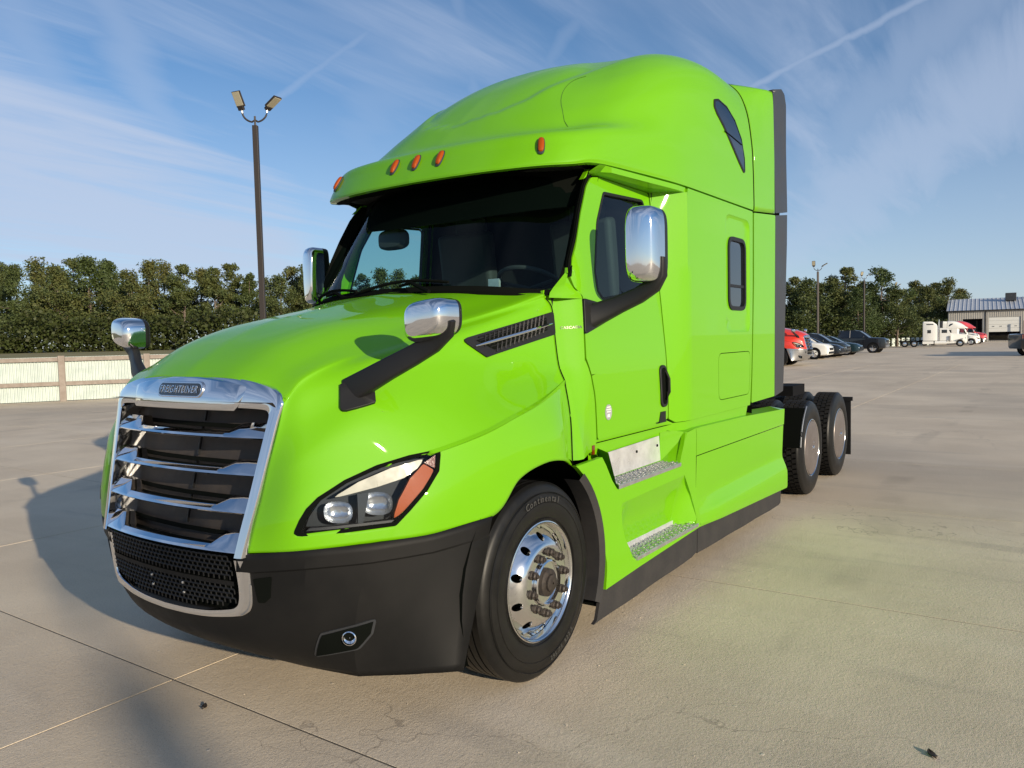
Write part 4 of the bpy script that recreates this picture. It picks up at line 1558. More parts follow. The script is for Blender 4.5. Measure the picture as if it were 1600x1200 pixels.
def build_door(S_):
    dr = S_(panel(door_out, lambda a, b: cs(a, b), [win_out], .06, .03)).build('door', M['paint'], truck, smooth=30)
    # window: seal ring, frame, glass
    inn = offset_poly(win_out, .018)
    A = [cs(a, b, .002) for a, b in win_out]
    B = [cs(a, b, .003) for a, b in inn]
    C_ = [cs(a, b, -.028) for a, b in inn]
    wf = S_(MB().loft([A, B, C_], cap=False)).build('door_window', M['trim'], dr)
    S_(panel(offset_poly(win_out, .008), lambda a, b: cs(a, b, -.016), (), .10, 0)).build('window_glass', M['side_glass'], wf)
    # handle
    ho = roundpoly([(2.895,1.255),(2.895,1.545),(3.005,1.545),(3.005,1.255)], .05, 4)
    hd = S_(panel(ho, lambda a, b: cs(a, b, .012), (), .05, .02)).build('door_handle', M['trim'], dr, bevel=.004)
    S_(panel(roundpoly([(2.915,1.275),(2.915,1.527),(2.985,1.527),(2.985,1.275)], .034, 4), lambda a, b: cs(a, b, .0135), (), .05, .0)).build('handle_recess_shade', M['gap'], hd)  # shade of the hand hollow, put in as a flat black patch
    S_(MB().tube([(2.972, -cabw(2.972, 1.50)-.018, 1.505), (2.972, -cabw(2.97, 1.45)-.034, 1.45), (2.965, -cabw(2.97, 1.36)-.034, 1.36), (2.955, -cabw(2.96, 1.31)-.016, 1.305)], [.008, .014, .014, .009], 8)).build('handle_grip', M['black_plastic'], hd)
    S_(panel([(2.865,1.150),(2.895,1.225),(2.975,1.225),(2.975,1.170),(2.985,1.150)], lambda a, b: cs(a, b, .006), (), .05, .008)).build('lock_decal', M['trim'], dr, smooth=0)
    st = [(2.135+.042*math.cos(t_), 1.292+.048*math.sin(t_)) for t_ in [2*math.pi*k/24 for k in range(24)]]
    so_ = S_(panel(st, lambda a, b: cs(a, b, .003), (), .05, .003)).build('round_sticker', M['sticker'], dr, smooth=0)
    k = MB()
    for zz_, ln in ((1.320, .05), (1.306, .062), (1.292, .05)):
        k.add([cs(2.135-ln/2, zz_, .0036), cs(2.135+ln/2, zz_, .0036), cs(2.135+ln/2, zz_+.006, .0036), cs(2.135-ln/2, zz_+.006, .0036)], [(0, 1, 2, 3)])
    k.add([cs(2.118, 1.262, .0036), cs(2.150, 1.262, .0036), cs(2.150, 1.280, .0036), cs(2.118, 1.280, .0036)], [(0, 1, 2, 3)])
    S_(k).build('sticker_print', M['white'], so_, smooth=0)


both(build_door)
both(lambda S_: S_(MB().tube([(x+.006, -(w-.003), z) for x, w, z in HG[HG.shape[0]//3:, -1]], .006, 6)).build('hood_gap_line', M['gap'], truck))  # black tube drawn as the dark of the gap between hood and cowl
both(lambda S_: S_(panel(rad_fix(COWL, .012), lambda a, b: cs(a, b, .0 if a > 1.75 else -.014), (), .03, .03)).build('cowl_panel', M['paint'], truck, smooth=45))
SLEEP = [(3.034,1.165),(3.034,2.752),(3.25,2.752),(3.25,2.782),(4.700,2.790),(4.690,2.2),(4.672,1.8),(4.640,1.40),(4.600,1.135),(3.10,1.135)]
SW = roundpoly([(4.11,1.945),(4.11,2.53),(4.53,2.53),(4.53,1.945)], .10, 5)
REC = roundpoly([(4.02,1.76),(4.02,2.70),(4.615,2.70),(4.615,1.76)], .10, 5)
HAT = roundpoly([(3.84,1.23),(3.84,1.60),(4.62,1.60),(4.58,1.23)], .07, 4)


def recess(a, b):
    """depth of the pressed frame round the sleeper window"""
    return 0.0


def build_sleeper(S_):
    sl_ = S_(panel(rad_fix(SLEEP, .01), lambda a, b: cs(a, b), [REC, HAT], .09, .03)).build('sleeper_side', M['paint'], truck, smooth=30)
    # pressed panel with sloped walls
    ri = offset_poly(REC, .022)
    A = [cs(a, b, -.001) for a, b in REC]
    B = [cs(a, b, -.016) for a, b in ri]
    k = MB().loft([A, B], cap=False)
    pts, tris, bl = fill2d(ri, [SW], .08)
    k.add([cs(a, b, -.016) for a, b in pts], tris)
    rc = S_(k).build('window_panel', M['paint'], sl_, smooth=40)
    so2 = offset_poly(SW, -.004); si = offset_poly(SW, .028)
    fr_ = S_(MB().loft([[cs(a, b, o) for a, b in P] for P, o in ((so2, -.018), (so2, -.004), (si, -.004), (si, -.03))], cap=False)).build('sleeper_window', M['trim'], sl_)
    S_(panel(offset_poly(SW, .01), lambda a, b: cs(a, b, -.022), (), .12, 0)).build('window_glass', M['dark_glass'], fr_)
    S_(panel([(4.13, 2.128), (4.13, 2.150), (4.51, 2.150), (4.51, 2.128)], lambda a, b: cs(a, b, -.012), (), .1, .01)).build('window_bar', M['trim'], fr_, smooth=0)
    S_(panel(offset_poly(HAT, .006), lambda a, b: cs(a, b, .0), (), .10, .02)).build('luggage_hatch', M['paint'], sl_, smooth=30)


both(build_sleeper)

# dark core behind all panel gaps
core = MB()
for s_ in (-1, 1):
    rows = []
    for z in (1.12, 1.3, 1.5, 1.6, 1.75, 1.90):
        rows.append([(x, s_*(cabw(x, z)-.03), z) for x in (1.55, 1.73, 1.80, 1.86, 1.93, 2.2, 3.0, 3.25, 3.8, 4.7, 4.78)])
    core.loft(rows, closed=False, cap=False)
    rows = []
    for z in (1.90, 2.0, 2.2, 2.4, 2.6, 2.79):
        rows.append([(x, s_*(cabw(x, z)-.03), z) for x in (2.97, 3.0, 3.25, 3.8, 4.7, 4.78)])
    core.loft(rows, closed=False, cap=False)
core.loft([[(4.74, -1.16, z), (4.74, 1.16, z)] for z in (.9, 3.4)], closed=False, cap=False)
for s_ in (-1, 1):
    core.add([(4.70, s_*1.155, 1.2), (5.30, s_*1.155, 1.2), (5.70, s_*1.15, 3.2), (4.70, s_*1.155, 3.2)], [(0, 1, 2, 3)])
core.loft([[(x, -1.12, 1.12), (x, 1.12, 1.12)] for x in (1.6, 4.74)], closed=False, cap=False)
core.build('cab_core', M['gap'], truck, smooth=0)
# sill step under the door and sleeper
for_s = [(2.00,1.10),(2.00,1.138),(3.02,1.158),(3.10,1.128),(4.598,1.128),(4.55,1.05),(4.45,1.02),(3.25,1.02),(3.05,1.08),(2.0,1.05)]
both(lambda S_: S_(panel(for_s, lambda a, b: cs(a, b, -.022), (), .10, .03)).build('sill', M['paint'], truck, smooth=30))

# CASCADIA badge on the cowl panel
tv, tf = text_mesh('CASCADIA', 0.040, 0.001, 0.1, 1.05, 0.0003)
xs_ = [v[0] for v in tv]
sc_ = 0.118/(max(xs_)-min(xs_))
for s_ in (-1, 1):
    k = MB()
    V = []
    for v in tv:
        a, b = 1.836+v[0]*sc_*(1 if s_ < 0 else -1), 1.806+v[1]*sc_*.9+.04*v[0]*sc_
        q = cs(a, b, .002+v[2])
        V.append((q.x, q.y*(-s_), q.z))
    k.add(V, tf)
    k.build('model_badge', M['badge_dark'], truck, smooth=0)

# ---------------- A-pillars, windshield, wipers
# windshield net: rows bottom to top, columns centre to side
WSN = [
 [(1.455,0,2.035),(1.475,.35,2.03),(1.535,.65,2.015),(1.63,.85,1.995),(1.752,1.020,1.985)],
 [(1.58,0,2.22),(1.60,.35,2.215),(1.66,.64,2.20),(1.76,.84,2.18),(1.878,1.020,2.16)],
 [(1.72,0,2.44),(1.74,.34,2.435),(1.80,.63,2.42),(1.90,.825,2.40),(2.018,.988,2.38)],
 [(1.87,0,2.66),(1.89,.34,2.655),(1.95,.62,2.64),(2.05,.81,2.615),(2.148,.955,2.595)],
 [(1.97,0,2.80),(1.99,.33,2.795),(2.05,.61,2.78),(2.14,.80,2.755),(2.222,.925,2.735)],
]
WG = net(WSN, 5, 6)
hf = WG.copy(); hf[..., 1] *= -1
WF = np.concatenate([hf[:, ::-1], WG[:, 1:]], axis=1)
ws = MB().add(WF.reshape(-1, 3), grid_faces(WF.shape[0], WF.shape[1])).build('windshield', M['windshield'], truck)


def rim_strip(path, wa, wb, mat_, name, parent, thick=.012):
    pass


# black painted border of the glass
brd = MB()
nrw, ncw = WF.shape[:2]
Nn = np.array([0, 0, 0])
off = np.array([-.010, 0, .008])
rows = nrw
for i in range(nrw-1):
    for j in range(ncw-1):
        top = i >= nrw-2
        bot = i < 1
        sd = j < 1 or j >= ncw-2
        if top or bot or sd:
            q = [WF[i, j]+off*.3, WF[i, j+1]+off*.3, WF[i+1, j+1]+off*.3, WF[i+1, j]+off*.3]
            brd.add(q, [(0, 1, 2, 3)])
brd.build('glass_border', M['gap'], ws, smooth=60)


def pillar(S_):
    # green pillar between windshield edge and door, with the dark gap
    edge = WG[:, -1]
    zs = [2.10, 2.15, 2.2, 2.35, 2.5, 2.65, 2.76]
    k = MB(); g = MB()
    rr = []; rg = []
    for z in zs:
        ex = float(np.interp(z, edge[:, 2], edge[:, 0])); ey = float(np.interp(z, edge[:, 2], edge[:, 1]))
        dx = float(np.interp(z, [1.985, 2.035, 2.10, 2.21, 2.48, 2.66, 2.748], [1.93, 1.875, 1.857, 1.878, 2.012, 2.12, 2.205]))
        dw = cabw(dx, z)
        rr.append([(ex+.004, -ey-.004, z), (ex-.006, -ey-.018, z), (ex+.035, -(ey+dw)/2-.012, z), (dx-.018, -dw+.006, z), (dx-.012, -dw+.03, z)])
        rg.append([(ex-.004, -ey+.02, z), (dx-.02, -dw+.018, z), (dx+.12, -dw+.04, z)])
    k.loft(rr, closed=False, cap=False)
    S_(k).build('pillar', M['gap'], truck, smooth=40)
    g.loft(rg, closed=False, cap=False)
    S_(g).build('pillar_core', M['gap'], truck, smooth=0)
    k = MB(); rr = []
    for z in (1.972, 2.0, 2.03, 2.06, 2.09, 2.12, 2.15):
        ex = float(np.interp(z, edge[:, 2], edge[:, 0])); ey = float(np.interp(z, edge[:, 2], edge[:, 1]))
        dx = float(np.interp(z, [1.985, 2.035, 2.10, 2.21], [1.93, 1.875, 1.857, 1.878]))
        dw = cabw(dx, z)
        f = min(1, max(0, (2.15-z)/.14))
        rr.append([(ex-.05*f, -ey+.035*f, z+.004), (ex-.006+.004*(1-f), -ey-.022*f, z), (dx-.026+.012*f, -dw-.003+.010*(1-f), z), (dx-.026+.012*f, -dw+.02, z)])
    k.loft(rr, closed=False, cap=False)
    S_(k).build('pillar_foot', M['paint'], truck, smooth=40)
    # green wedge under the visor
    S_(panel([(2.115,2.70),(2.20,2.775),(2.36,2.795),(2.25,2.765)], lambda a, b: cs(a, b, -.008), (), .05, .03)).build('header_wedge', M['paint'], truck, smooth=30)


both(pillar)
# cowl strip between hood and glass
k = MB()
k.loft([[(x+.0, y, z+.012), (x+.02, y, z-.05), (x+.10, y, z-.05)] for x, y, z in [(1.40,0,2.03),(1.42,.35,2.025),(1.48,.65,2.01),(1.585,.85,1.99),(1.70,.955,1.97)]], closed=False, cap=False)
k.v = k.v; k = k.mirror()
k.build('cowl_grille', M['gap'], truck, smooth=30)


def ws_pt(w, z, o=0.0):
    """point on the windshield at width y=w (signed) and height z"""
    y = abs(w)
    best = None
    col = np.argmin(np.abs(WG[len(WG)//2, :, 1]-y))
    c = WG[:, col]
    x = float(np.interp(z, c[:, 2], c[:, 0]))
    return Vector((x-o, w, z+o*.5))


for (a, b) in (((.25, 2.055), (-.42, 2.075)), ((.98, 2.03), (.30, 2.06))):
    wp = MB()
    P = [ws_pt(a[0]+(b[0]-a[0])*t_, a[1]+(b[1]-a[1])*t_+.035*math.sin(t_*3.1), .022) for t_ in np.linspace(0, 1, 9)]
    wp.tube(P, .010, 6)
    q = ws_pt((a[0]+b[0])/2, (a[1]+b[1])/2, .03)
    wp.tube([Vector((q.x-.08, q.y-.30, q.z-.05)), q+Vector((-.01, -.1, .015)), q], [.013, .011, .009], 6)
    wp.build('wiper', M['gap'], truck, smooth=40)

# ---------------- roof fairing: rings from the lip and side seam up to the spine, each from centre front to rear
ROOF = [
 [(1.66,0,2.737),(1.675,.33,2.737),(1.725,.63,2.740),(1.815,.865,2.747),(1.94,1.010,2.757),(2.13,1.075,2.785),(2.6,1.125,2.795),(3.1,1.180,2.795),(3.6,1.19,2.797),(4.1,1.19,2.80),(4.715,1.19,2.805)],
 [(1.665,0,2.765),(1.680,.33,2.765),(1.730,.63,2.768),(1.822,.872,2.775),(1.947,1.018,2.787),(2.14,1.083,2.825),(2.6,1.130,2.84),(3.1,1.184,2.85),(3.6,1.193,2.85),(4.1,1.193,2.85),(4.715,1.193,2.855)],
 [(1.735,0,2.872),(1.75,.32,2.872),(1.795,.61,2.874),(1.872,.845,2.880),(1.995,.990,2.892),(2.22,1.062,2.935),(2.65,1.118,2.98),(3.1,1.172,3.02),(3.6,1.190,3.03),(4.1,1.192,3.03),(4.71,1.192,3.03)],
 [(1.80,0,2.960),(1.815,.32,2.960),(1.858,.60,2.963),(1.935,.815,2.970),(2.06,.945,2.985),(2.30,1.035,3.025),(2.70,1.102,3.075),(3.12,1.158,3.12),(3.6,1.186,3.15),(4.1,1.190,3.16),(4.705,1.190,3.16)],
 [(1.955,0,3.022),(1.968,.30,3.022),(2.01,.55,3.022),(2.09,.735,3.028),(2.23,.865,3.055),(2.46,.975,3.12),(2.80,1.058,3.20),(3.2,1.130,3.29),(3.65,1.172,3.34),(4.1,1.18,3.37),(4.70,1.18,3.37)],
 [(2.20,0,3.26),(2.21,.28,3.255),(2.25,.51,3.235),(2.335,.69,3.225),(2.48,.815,3.255),(2.70,.92,3.33),(2.97,1.01,3.42),(3.32,1.085,3.53),(3.72,1.125,3.61),(4.12,1.14,3.65),(4.69,1.138,3.65)],
 [(2.56,0,3.54),(2.57,.25,3.535),(2.61,.46,3.515),(2.69,.62,3.49),(2.82,.745,3.515),(2.99,.84,3.58),(3.2,.92,3.66),(3.47,.985,3.745),(3.80,1.03,3.81),(4.15,1.05,3.845),(4.68,1.045,3.845)],
 [(3.00,0,3.775),(3.005,.2,3.77),(3.03,.37,3.755),(3.09,.50,3.735),(3.18,.61,3.755),(3.30,.69,3.80),(3.47,.755,3.86),(3.68,.80,3.915),(3.93,.83,3.955),(4.2,.84,3.97),(4.67,.835,3.965)],
 [(3.50,0,3.94),(3.505,.13,3.938),(3.52,.22,3.935),(3.55,.30,3.93),(3.61,.36,3.938),(3.69,.41,3.953),(3.79,.44,3.975),(3.91,.46,3.995),(4.06,.47,4.01),(4.25,.47,4.015),(4.66,.47,4.01)],
 [(3.9,0,4.01),(3.91,0,4.01),(3.92,0,4.012),(3.94,0,4.015),(3.96,0,4.018),(3.99,0,4.02),(4.03,0,4.023),(4.08,0,4.026),(4.16,0,4.028),(4.3,0,4.03),(4.66,0,4.025)],
]
RG = net(ROOF, 10, 9)
# shallow pressed panel on top, wedge shaped in plan
for i in range(RG.shape[0]):
    for j in range(RG.shape[1]):
        x, w, z = RG[i, j]
        if z > 3.0 and x > 2.1:
            hwid = lin(x, [2.12, 2.2, 2.35, 2.6, 3.0, 3.5, 4.2], [0.0, .30, .44, .52, .60, .72, .80])
            e = (hwid-w)/.018
            f = 1/(1+math.exp(-max(-30, min(30, e*2.2))))
            f *= lin(x, [3.2, 3.9], [1, 0])
            RG[i, j, 0] += .013*f
            RG[i, j, 2] -= .015*f
hf = RG.copy(); hf[..., 1] *= -1
V = np.concatenate([hf.reshape(-1, 3), RG.reshape(-1, 3)])
F = grid_faces(RG.shape[0], RG.shape[1])
nn_ = RG.shape[0]*RG.shape[1]
F2 = [tuple(q+nn_ for q in reversed(f)) for f in F]
roof_half_bvh = BVHTree.FromPolygons([Vector(v) for v in hf.reshape(-1, 3)], F)
roof = MB().add(V, F+F2).build('roof_fairing', M['paint'], truck, smooth=50)
# underside lip of the visor and overhang
und = MB()
L0 = RG[0]
rr = []
for q in L0:
    x, w, z = q
    rr.append([(x, w, z), (x+.03, max(0, w-.03), z-.004)])
und.loft(rr, closed=False, cap=False)
und = und.mirror()
und.build('visor_lip', M['paint'], roof, smooth=40)
und = MB()
rr = []
for q in L0:
    x, w, z = q
    rr.append([(x+.03, max(0, w-.03), z-.004), (x+.16 if x < 2.0 else x+.02, max(0, w-.11), z+.035 if x < 2.1 else z)])
und.loft(rr, closed=False, cap=False)
und = und.mirror()
und.build('visor_underside', M['gap'], roof, smooth=40)
k = MB()
rr = [[(x, -w, z), (x+.02, -w, z)] for x, w, z in ((1.80, 0, 2.78), (1.80, 0, 2.78))]
k.add([(1.82, -.80, 2.785), (1.82, .80, 2.785), (2.6, 1.0, 2.80), (2.6, -1.0, 2.80)], [(0, 1, 2, 3)])
k.build('visor_backing', M['gap'], roof, smooth=0)


def roof_hit(x, z, o=0.0):
    h = roof_half_bvh.ray_cast(Vector((x, -3, z)), Vector((0, 1, 0)), 5)
    if h[0] is None:
        h = roof_half_bvh.find_nearest(Vector((x, -1.1, z)))
    n_ = h[1]
    if n_.y > 0: n_ = -n_
    return h[0]+n_*o


RW = roundpoly([(3.862,3.49),(3.885,3.545),(3.98,3.570),(4.15,3.550),(4.31,3.475),(4.43,3.35),(4.485,3.20),(4.485,3.090),(4.45,3.088),(4.34,3.150),(4.17,3.262),(4.01,3.375),(3.90,3.445)], .02, 3)


def roof_window(S_):
    f = S_(skin_patch(RW, roof_hit, .006, .05, .01)).build('roof_window', M['dark_glass'], roof)
    S_(frame_ring(offset_poly(RW, -.008), offset_poly(RW, .010), roof_hit, .005, .009, .004)).build('window_seal', M['trim'], f)
    S_(MB().tube([roof_hit(4.02, 3.335, .008), roof_hit(4.2, 3.32, .008), roof_hit(4.415, 3.30, .008)], .004, 5)).build('window_split', M['gap'], f)


both(roof_window)
# seam lines on the roof, rear closing wall
for s_ in (-1, 1):
    P = []
    for k_ in range(15):
        f = k_/14
        x_ = 2.20+.62*f; z_ = 3.05+.80*f-.29*f*f
        P.append(roof_hit(x_, z_, .0008))
    P = [(q.x, q.y*(-s_), q.z) for q in P]
    MB().tube(P, .0013, 4).build('seam', M['trim'], roof)
    MB().tube([(x+.012, s_*(w-.004), z) for x, w, z in RG[:, -1] if w > .3], .009, 6).build('rear_gap_line', M['gap'], roof)  # black tube added as the dark of the gap before the extender
rw = [(4.66, -w, z) for x, w, z in RG[:, -1]]
rw = rw+[(a, -b, c) for a, b, c in rw[::-1][1:]]
MB().add(rw, [tuple(range(len(rw)))]).build('rear_wall', M['gap'], roof, smooth=0)


# marker lamps
roof_bvh2 = BVHTree.FromPolygons([Vector(v) for v in V], F+F2)


def roof_front(y, z):
    h = roof_bvh2.ray_cast(Vector((0, y, z)), Vector((1, 0, 0)), 6)
    n_ = h[1]
    if n_.x > 0: n_ = -n_
    return h[0], n_


for y in (-.85, -.19, 0.0, .19, .85):
    c, n_ = roof_front(y, 2.870 if abs(y) > .5 else 2.872)
    upv = (Vector((0, 0, 1))-n_*n_.z).normalized()
    sd = upv.cross(n_)
    rings = []
    for q, hgt in ((1.0, .0), (1.0, .006), (.86, .010)):
        rings.append([c+sd*(math.copysign(abs(math.cos(t_))**.7, math.cos(t_))*.023*q)+upv*(math.copysign(abs(math.sin(t_))**.7, math.sin(t_))*.066*q)+n_*hgt for t_ in [2*math.pi*j/20 for j in range(20)]])
    ml = MB().loft(rings).build('marker_lamp', M['lamp_black'], roof)
    rings = []
    for q, hgt in ((.84, .010), (.80, .018), (.62, .024), (.3, .027)):
        rings.append([c+sd*(math.copysign(abs(math.cos(t_))**.7, math.cos(t_))*.023*q)+upv*(math.copysign(abs(math.sin(t_))**.7, math.sin(t_))*.066*q+.003)+n_*hgt for t_ in [2*math.pi*j/20 for j in range(20)]])
    MB().loft(rings).build('lens', M['amber'], ml)

# ---------------- rail over the door, standing out to the roof's width
def wroof(x):
    return lin(x, [2.13, 2.6, 3.1, 3.6], [1.072, 1.122, 1.177, 1.187])


def door_rail(S_):
    rows_ = []
    for x_ in np.linspace(2.17, 3.245, 18):
        wr_ = wroof(x_)-.004
        wd_ = cabw(min(x_, 3.02), 2.74)+.004
        f = min(1, (x_-2.17)/.12)
        rows_.append([(x_, -(wr_-.03), 2.789), (x_, -wr_, 2.786), (x_, -(wd_+(wr_-wd_)*f), 2.752), (x_, -wd_, 2.742), (x_, -wd_+.05, 2.742)])
    S_(MB().loft(rows_, closed=False, cap=False)).build('door_rail', M['paint'], truck, smooth=25)


both(door_rail)

# ---------------- side extenders behind the sleeper
def wext(z):
    return lin(z, [1.1, 3.0, 3.35, 3.6, 3.8, 3.92, 3.985], [1.19, 1.19, 1.188, 1.165, 1.12, 1.06, .99])


def ext(S_):
    lo = [(4.640,1.150),(4.668,1.40),(4.700,1.80),(4.725,2.2),(4.735,2.785),(5.36,2.835),(5.31,1.160)]
    fe = lambda a, b: Vector((a, -1.19, b))
    S_(panel(rad_fix(lo, .01), fe, (), .1, .03)).build('side_extender', M['paint'], truck, smooth=30)
    FA_ = [(1.19,2.800),(1.192,3.0),(1.190,3.16),(1.180,3.37),(1.138,3.65),(1.045,3.845),(.94,3.925)]
    FB_ = [(1.19,2.850),(1.19,3.05),(1.19,3.2),(1.19,3.4),(1.189,3.66),(1.187,3.86),(1.180,3.945)]
    A_ = crom(FA_, 4); B_ = crom(FB_, 4)
    rows_ = []
    for f in (0, .02, .2, .4, .6, .8, .98, 1.0):
        x_ = 4.742+f*.608
        rows_.append([(x_-.04*max(0, (b-3.3))*(f), -(a+(c-a)*min(1, f*1.15)**.8-(.012 if f in (0, 1.0) else 0)), b+(d_-b)*f) for (a, b), (c, d_) in zip(A_, B_)])
    S_(MB().loft(rows_, closed=False, cap=False)).build('side_extender', M['paint'], truck, smooth=30, solid=.02)
    blo = [(5.322,1.155),(5.372,2.835),(5.76,2.885),(5.75,2.6),(5.68,1.9),(5.63,1.40),(5.60,1.19)]
    bhi = [(5.367,2.855),(5.312,3.93),(5.30,3.965),(5.58,4.035),(5.68,4.01),(5.735,3.92),(5.73,3.5),(5.765,2.91)]
    fb = lambda a, b: Vector((a, -1.188+.0*(a-5.3), b))
    S_(panel(rad_fix(blo, .01), fb, (), .15, .04)).build('extender_flap', M['extender'], truck, smooth=30)
    S_(panel(rad_fix(bhi, [.01, .02, .02, .05, .06, .06, .01, .01]), fb, (), .15, .04)).build('extender_flap', M['extender'], truck, smooth=30)
    # top return
    k = MB()
    k.loft([[(x, -w, z) for x, w, z in ((4.74, .96, 3.925), (5.30, 1.17, 3.948), (5.58, 1.17, 4.03))], [(x, -w, z) for x, w, z in ((4.74, .9, 3.95), (5.30, 1.06, 3.99), (5.58, 1.02, 4.04))]], closed=False, cap=False)
    S_(k).build('extender_top', M['extender'], truck, smooth=40)


both(ext)

# ---------------- door mirrors
def door_mirror(S_):
    hw, hh = .089, .216
    cx, cw, cz = 2.085, 1.395, 2.272
    rr = []
    def ring(q, xo, qz=None):
        out = []
        for k in range(44):
            th = 2*math.pi*k/44
            ex = math.copysign(abs(math.cos(th))**.45, math.cos(th))*q
            ez = math.copysign(abs(math.sin(th))**.38, math.sin(th))*(qz or q)
            x_ = xo if xo is not None else -.088+.022*ex*ex+.010*ez*ez+.058*(1-math.sqrt(max(0, 1-(max(0, q-.70)/.302)**2)))
            out.append((cx+x_+.03*ex, -(cw+ex*hw), cz+ez*hh))
        return out
    root = S_(MB().loft([ring(q_, None, q_**.8) for q_ in (.02, .15, .3, .45, .6, .70, .76, .82, .87, .91, .945, .97, .988, 1.0)]+[ring(1.0, .06, 1.0)])).build('door_mirror', M['chrome'], truck, smooth=60)
    S_(MB().loft([ring(1.0, .060, 1.0), ring(.98, .10, .99), ring(.94, .115, .97)])).build('mirror_housing', M['trim'], root, smooth=50)
    S_(MB().loft([ring(.9, .1155, .94), ring(.9, .1165, .94)])).build('mirror_glass', M['chrome'], root, smooth=50)
    arm = MB()
    P = [(2.00,1.05,1.870),(2.05,1.12,1.890),(2.10,1.22,1.935),(2.14,1.33,1.985),(2.155,1.42,2.04),(2.155,1.465,2.10),(2.15,1.478,2.20)]
    Wd = [(.055,.085),(.05,.065),(.045,.052),(.045,.048),(.045,.045),(.04,.035),(.035,.02)]
    rings = []
    for i, q in enumerate(P):
        a = Vector(drv(P[max(0, i-1)])); b = Vector(drv(P[min(len(P)-1, i+1)]))
        t_ = (b-a).normalized()
        s1 = Vector((1, 0, 0))
        u1 = s1.cross(t_).normalized()
        rings.append([Vector(drv(q))+s1*Wd[i][0]*math.copysign(abs(math.cos(k))**.6, math.cos(k))+u1*Wd[i][1]*math.copysign(abs(math.sin(k))**.6, math.sin(k)) for k in [2*math.pi*j/14 for j in range(14)]])
    arm.loft(rings)
    S_(arm).build('arm', M['trim'], root, smooth=50)
    S_(panel(roundpoly([(1.905,1.765),(1.925,1.975),(2.10,1.955),(2.165,1.835)], .015, 3), lambda a, b: cs(a, b, .014), (), .06, .03)).build('arm_base', M['trim'], root, bevel=.005)


both(door_mirror)

k = MB()
for x0_, x1_ in ((4.69, 4.755),):
    for s_ in (-1, 1):
        k.loft([[(x_, s_*(w_-.014), z_) for _, w_, z_ in RG[::3, -1] if w_ > .5] for x_ in (x0_, x1_)], closed=False, cap=False)
        k.loft([[(x_, s_*1.174, z_) for z_ in (1.16, 2.83)] for x_ in (4.62, 4.77)], closed=False, cap=False)
k.build('body_gap', M['gap'], truck, smooth=0)
# ---------------- cab interior
it = MB()
it.box((2.02, 0, 1.93), (.55, 1.96, .10))
it.box((2.62, 0, 1.70), (1.5, 2.0, .05))
it.box((3.06, 0, 2.30), (.04, 2.02, 1.0))
it.box((2.55, 0, 2.80), (1.0, 1.9, .04))
interior = it.build('cab_interior', M['interior'], truck, smooth=0)
k = MB()
k.loft([[tuple(ws_pt(w, z_, -.04)) for w in np.linspace(-.93, .93, 15)] for z_ in (2.80, 2.66-.0)], closed=False, cap=False)
rr = []
for w in np.linspace(-.93, .93, 21):
    zl = 2.50+.07*abs(w)**2
    rr.append([tuple(ws_pt(w, 2.80, -.03)), tuple(ws_pt(w, zl, -.03))])
k.loft(rr, closed=False, cap=False)
k.build('sun_visor', M['gap'], interior, smooth=40)
# steering wheel
sw_ = MB()
C0 = Vector((2.24, -.52, 2.10)); ax = Vector((.45, 0, .89)).normalized(); e1 = Vector((0, 1, 0)); e2 = ax.cross(e1)
sw_.tube([C0+(e1*math.cos(t_)+e2*math.sin(t_))*.22 for t_ in np.linspace(0, 2*math.pi, 33)], .015, 8, cap=False)
for a_ in (0.2, 2.94, 4.71):
    sw_.tube([C0-ax*.03, C0+(e1*math.cos(a_)+e2*math.sin(a_))*.21], .014, 6)
sw_.tube([C0-ax*.06, C0-ax*.35], .04, 8)
sw_.build('steering_wheel', M['interior2'], interior)
for y in (-.52, .55):
    s_ = MB()
    s_.box((2.75, y, 1.95), (.5, .5, .14)); s_.box((2.96, y, 2.27), (.13, .5, .66), Matrix.Rotation(R(-8), 3, 'Y')); s_.box((3.0, y, 2.62), (.1, .28, .2))
    s_.build('seat', M['interior2'], interior, smooth=30, bevel=.04, seg=3)
# box mirror behind the glass, hung from the header
rings = []
c = Vector((1.93, .40, 2.445))
for xo, q in ((-.05, .35), (-.045, .75), (-.02, .97), (.01, 1.0), (.03, .9)):
    rings.append([c+Vector((xo, math.copysign(abs(math.cos(t_))**.6, math.cos(t_))*.13*q, math.copysign(abs(math.sin(t_))**.6, math.sin(t_))*.07*q)) for t_ in [2*math.pi*j/24 for j in range(24)]])
k = MB().loft(rings)
k.tube([c+Vector((.0, -.02, .05)), c+Vector((.05, -.06, .20))], .02, 8)
k.build('inside_mirror', M['interior2'], interior)
MB().box((2.10, -.32, 2.115), (.02, .085, .055)).build('inspection_card', M['white_metal'], interior, smooth=0)

# ---------------- chassis fairing with the two steps
def wf(x, z):
    """outer skin of the fairing"""
    base = lin(z, [.25, .45, .60, .87, 1.0, 1.08], [1.235, 1.225, 1.195, 1.20, 1.205, 1.20])
    if x > 3.35:
        bl_ = min(1, (x-3.35)/.3)
        # long pressed ledge low on the rear fairing
        led = lin(z, [.25, .34, .40, .52, .60, .9], [1.245, 1.245, 1.20, 1.19, 1.195, 1.2])
        base = base*(1-bl_)+led*bl_
    return base


def cf(x, z, o=0.0):
    return Vector((x, -wf(x, z)-o, z))


ARC = [(1.25+.645*math.cos(t_), .505+.645*math.sin(t_)) for t_ in np.linspace(R(57), R(-19), 12)]
FA = ARC[:]                                   # front fairing, leading edge follows the wheel arch
front = FA+[(3.335,.365),(3.335,.875),(3.13,.872)]
# openings where the steps cut in
ST1 = [(2.09,.850),(1.985,1.03),(1.98,1.075),(3.05,1.075),(3.12,.90),(3.045,.850)]


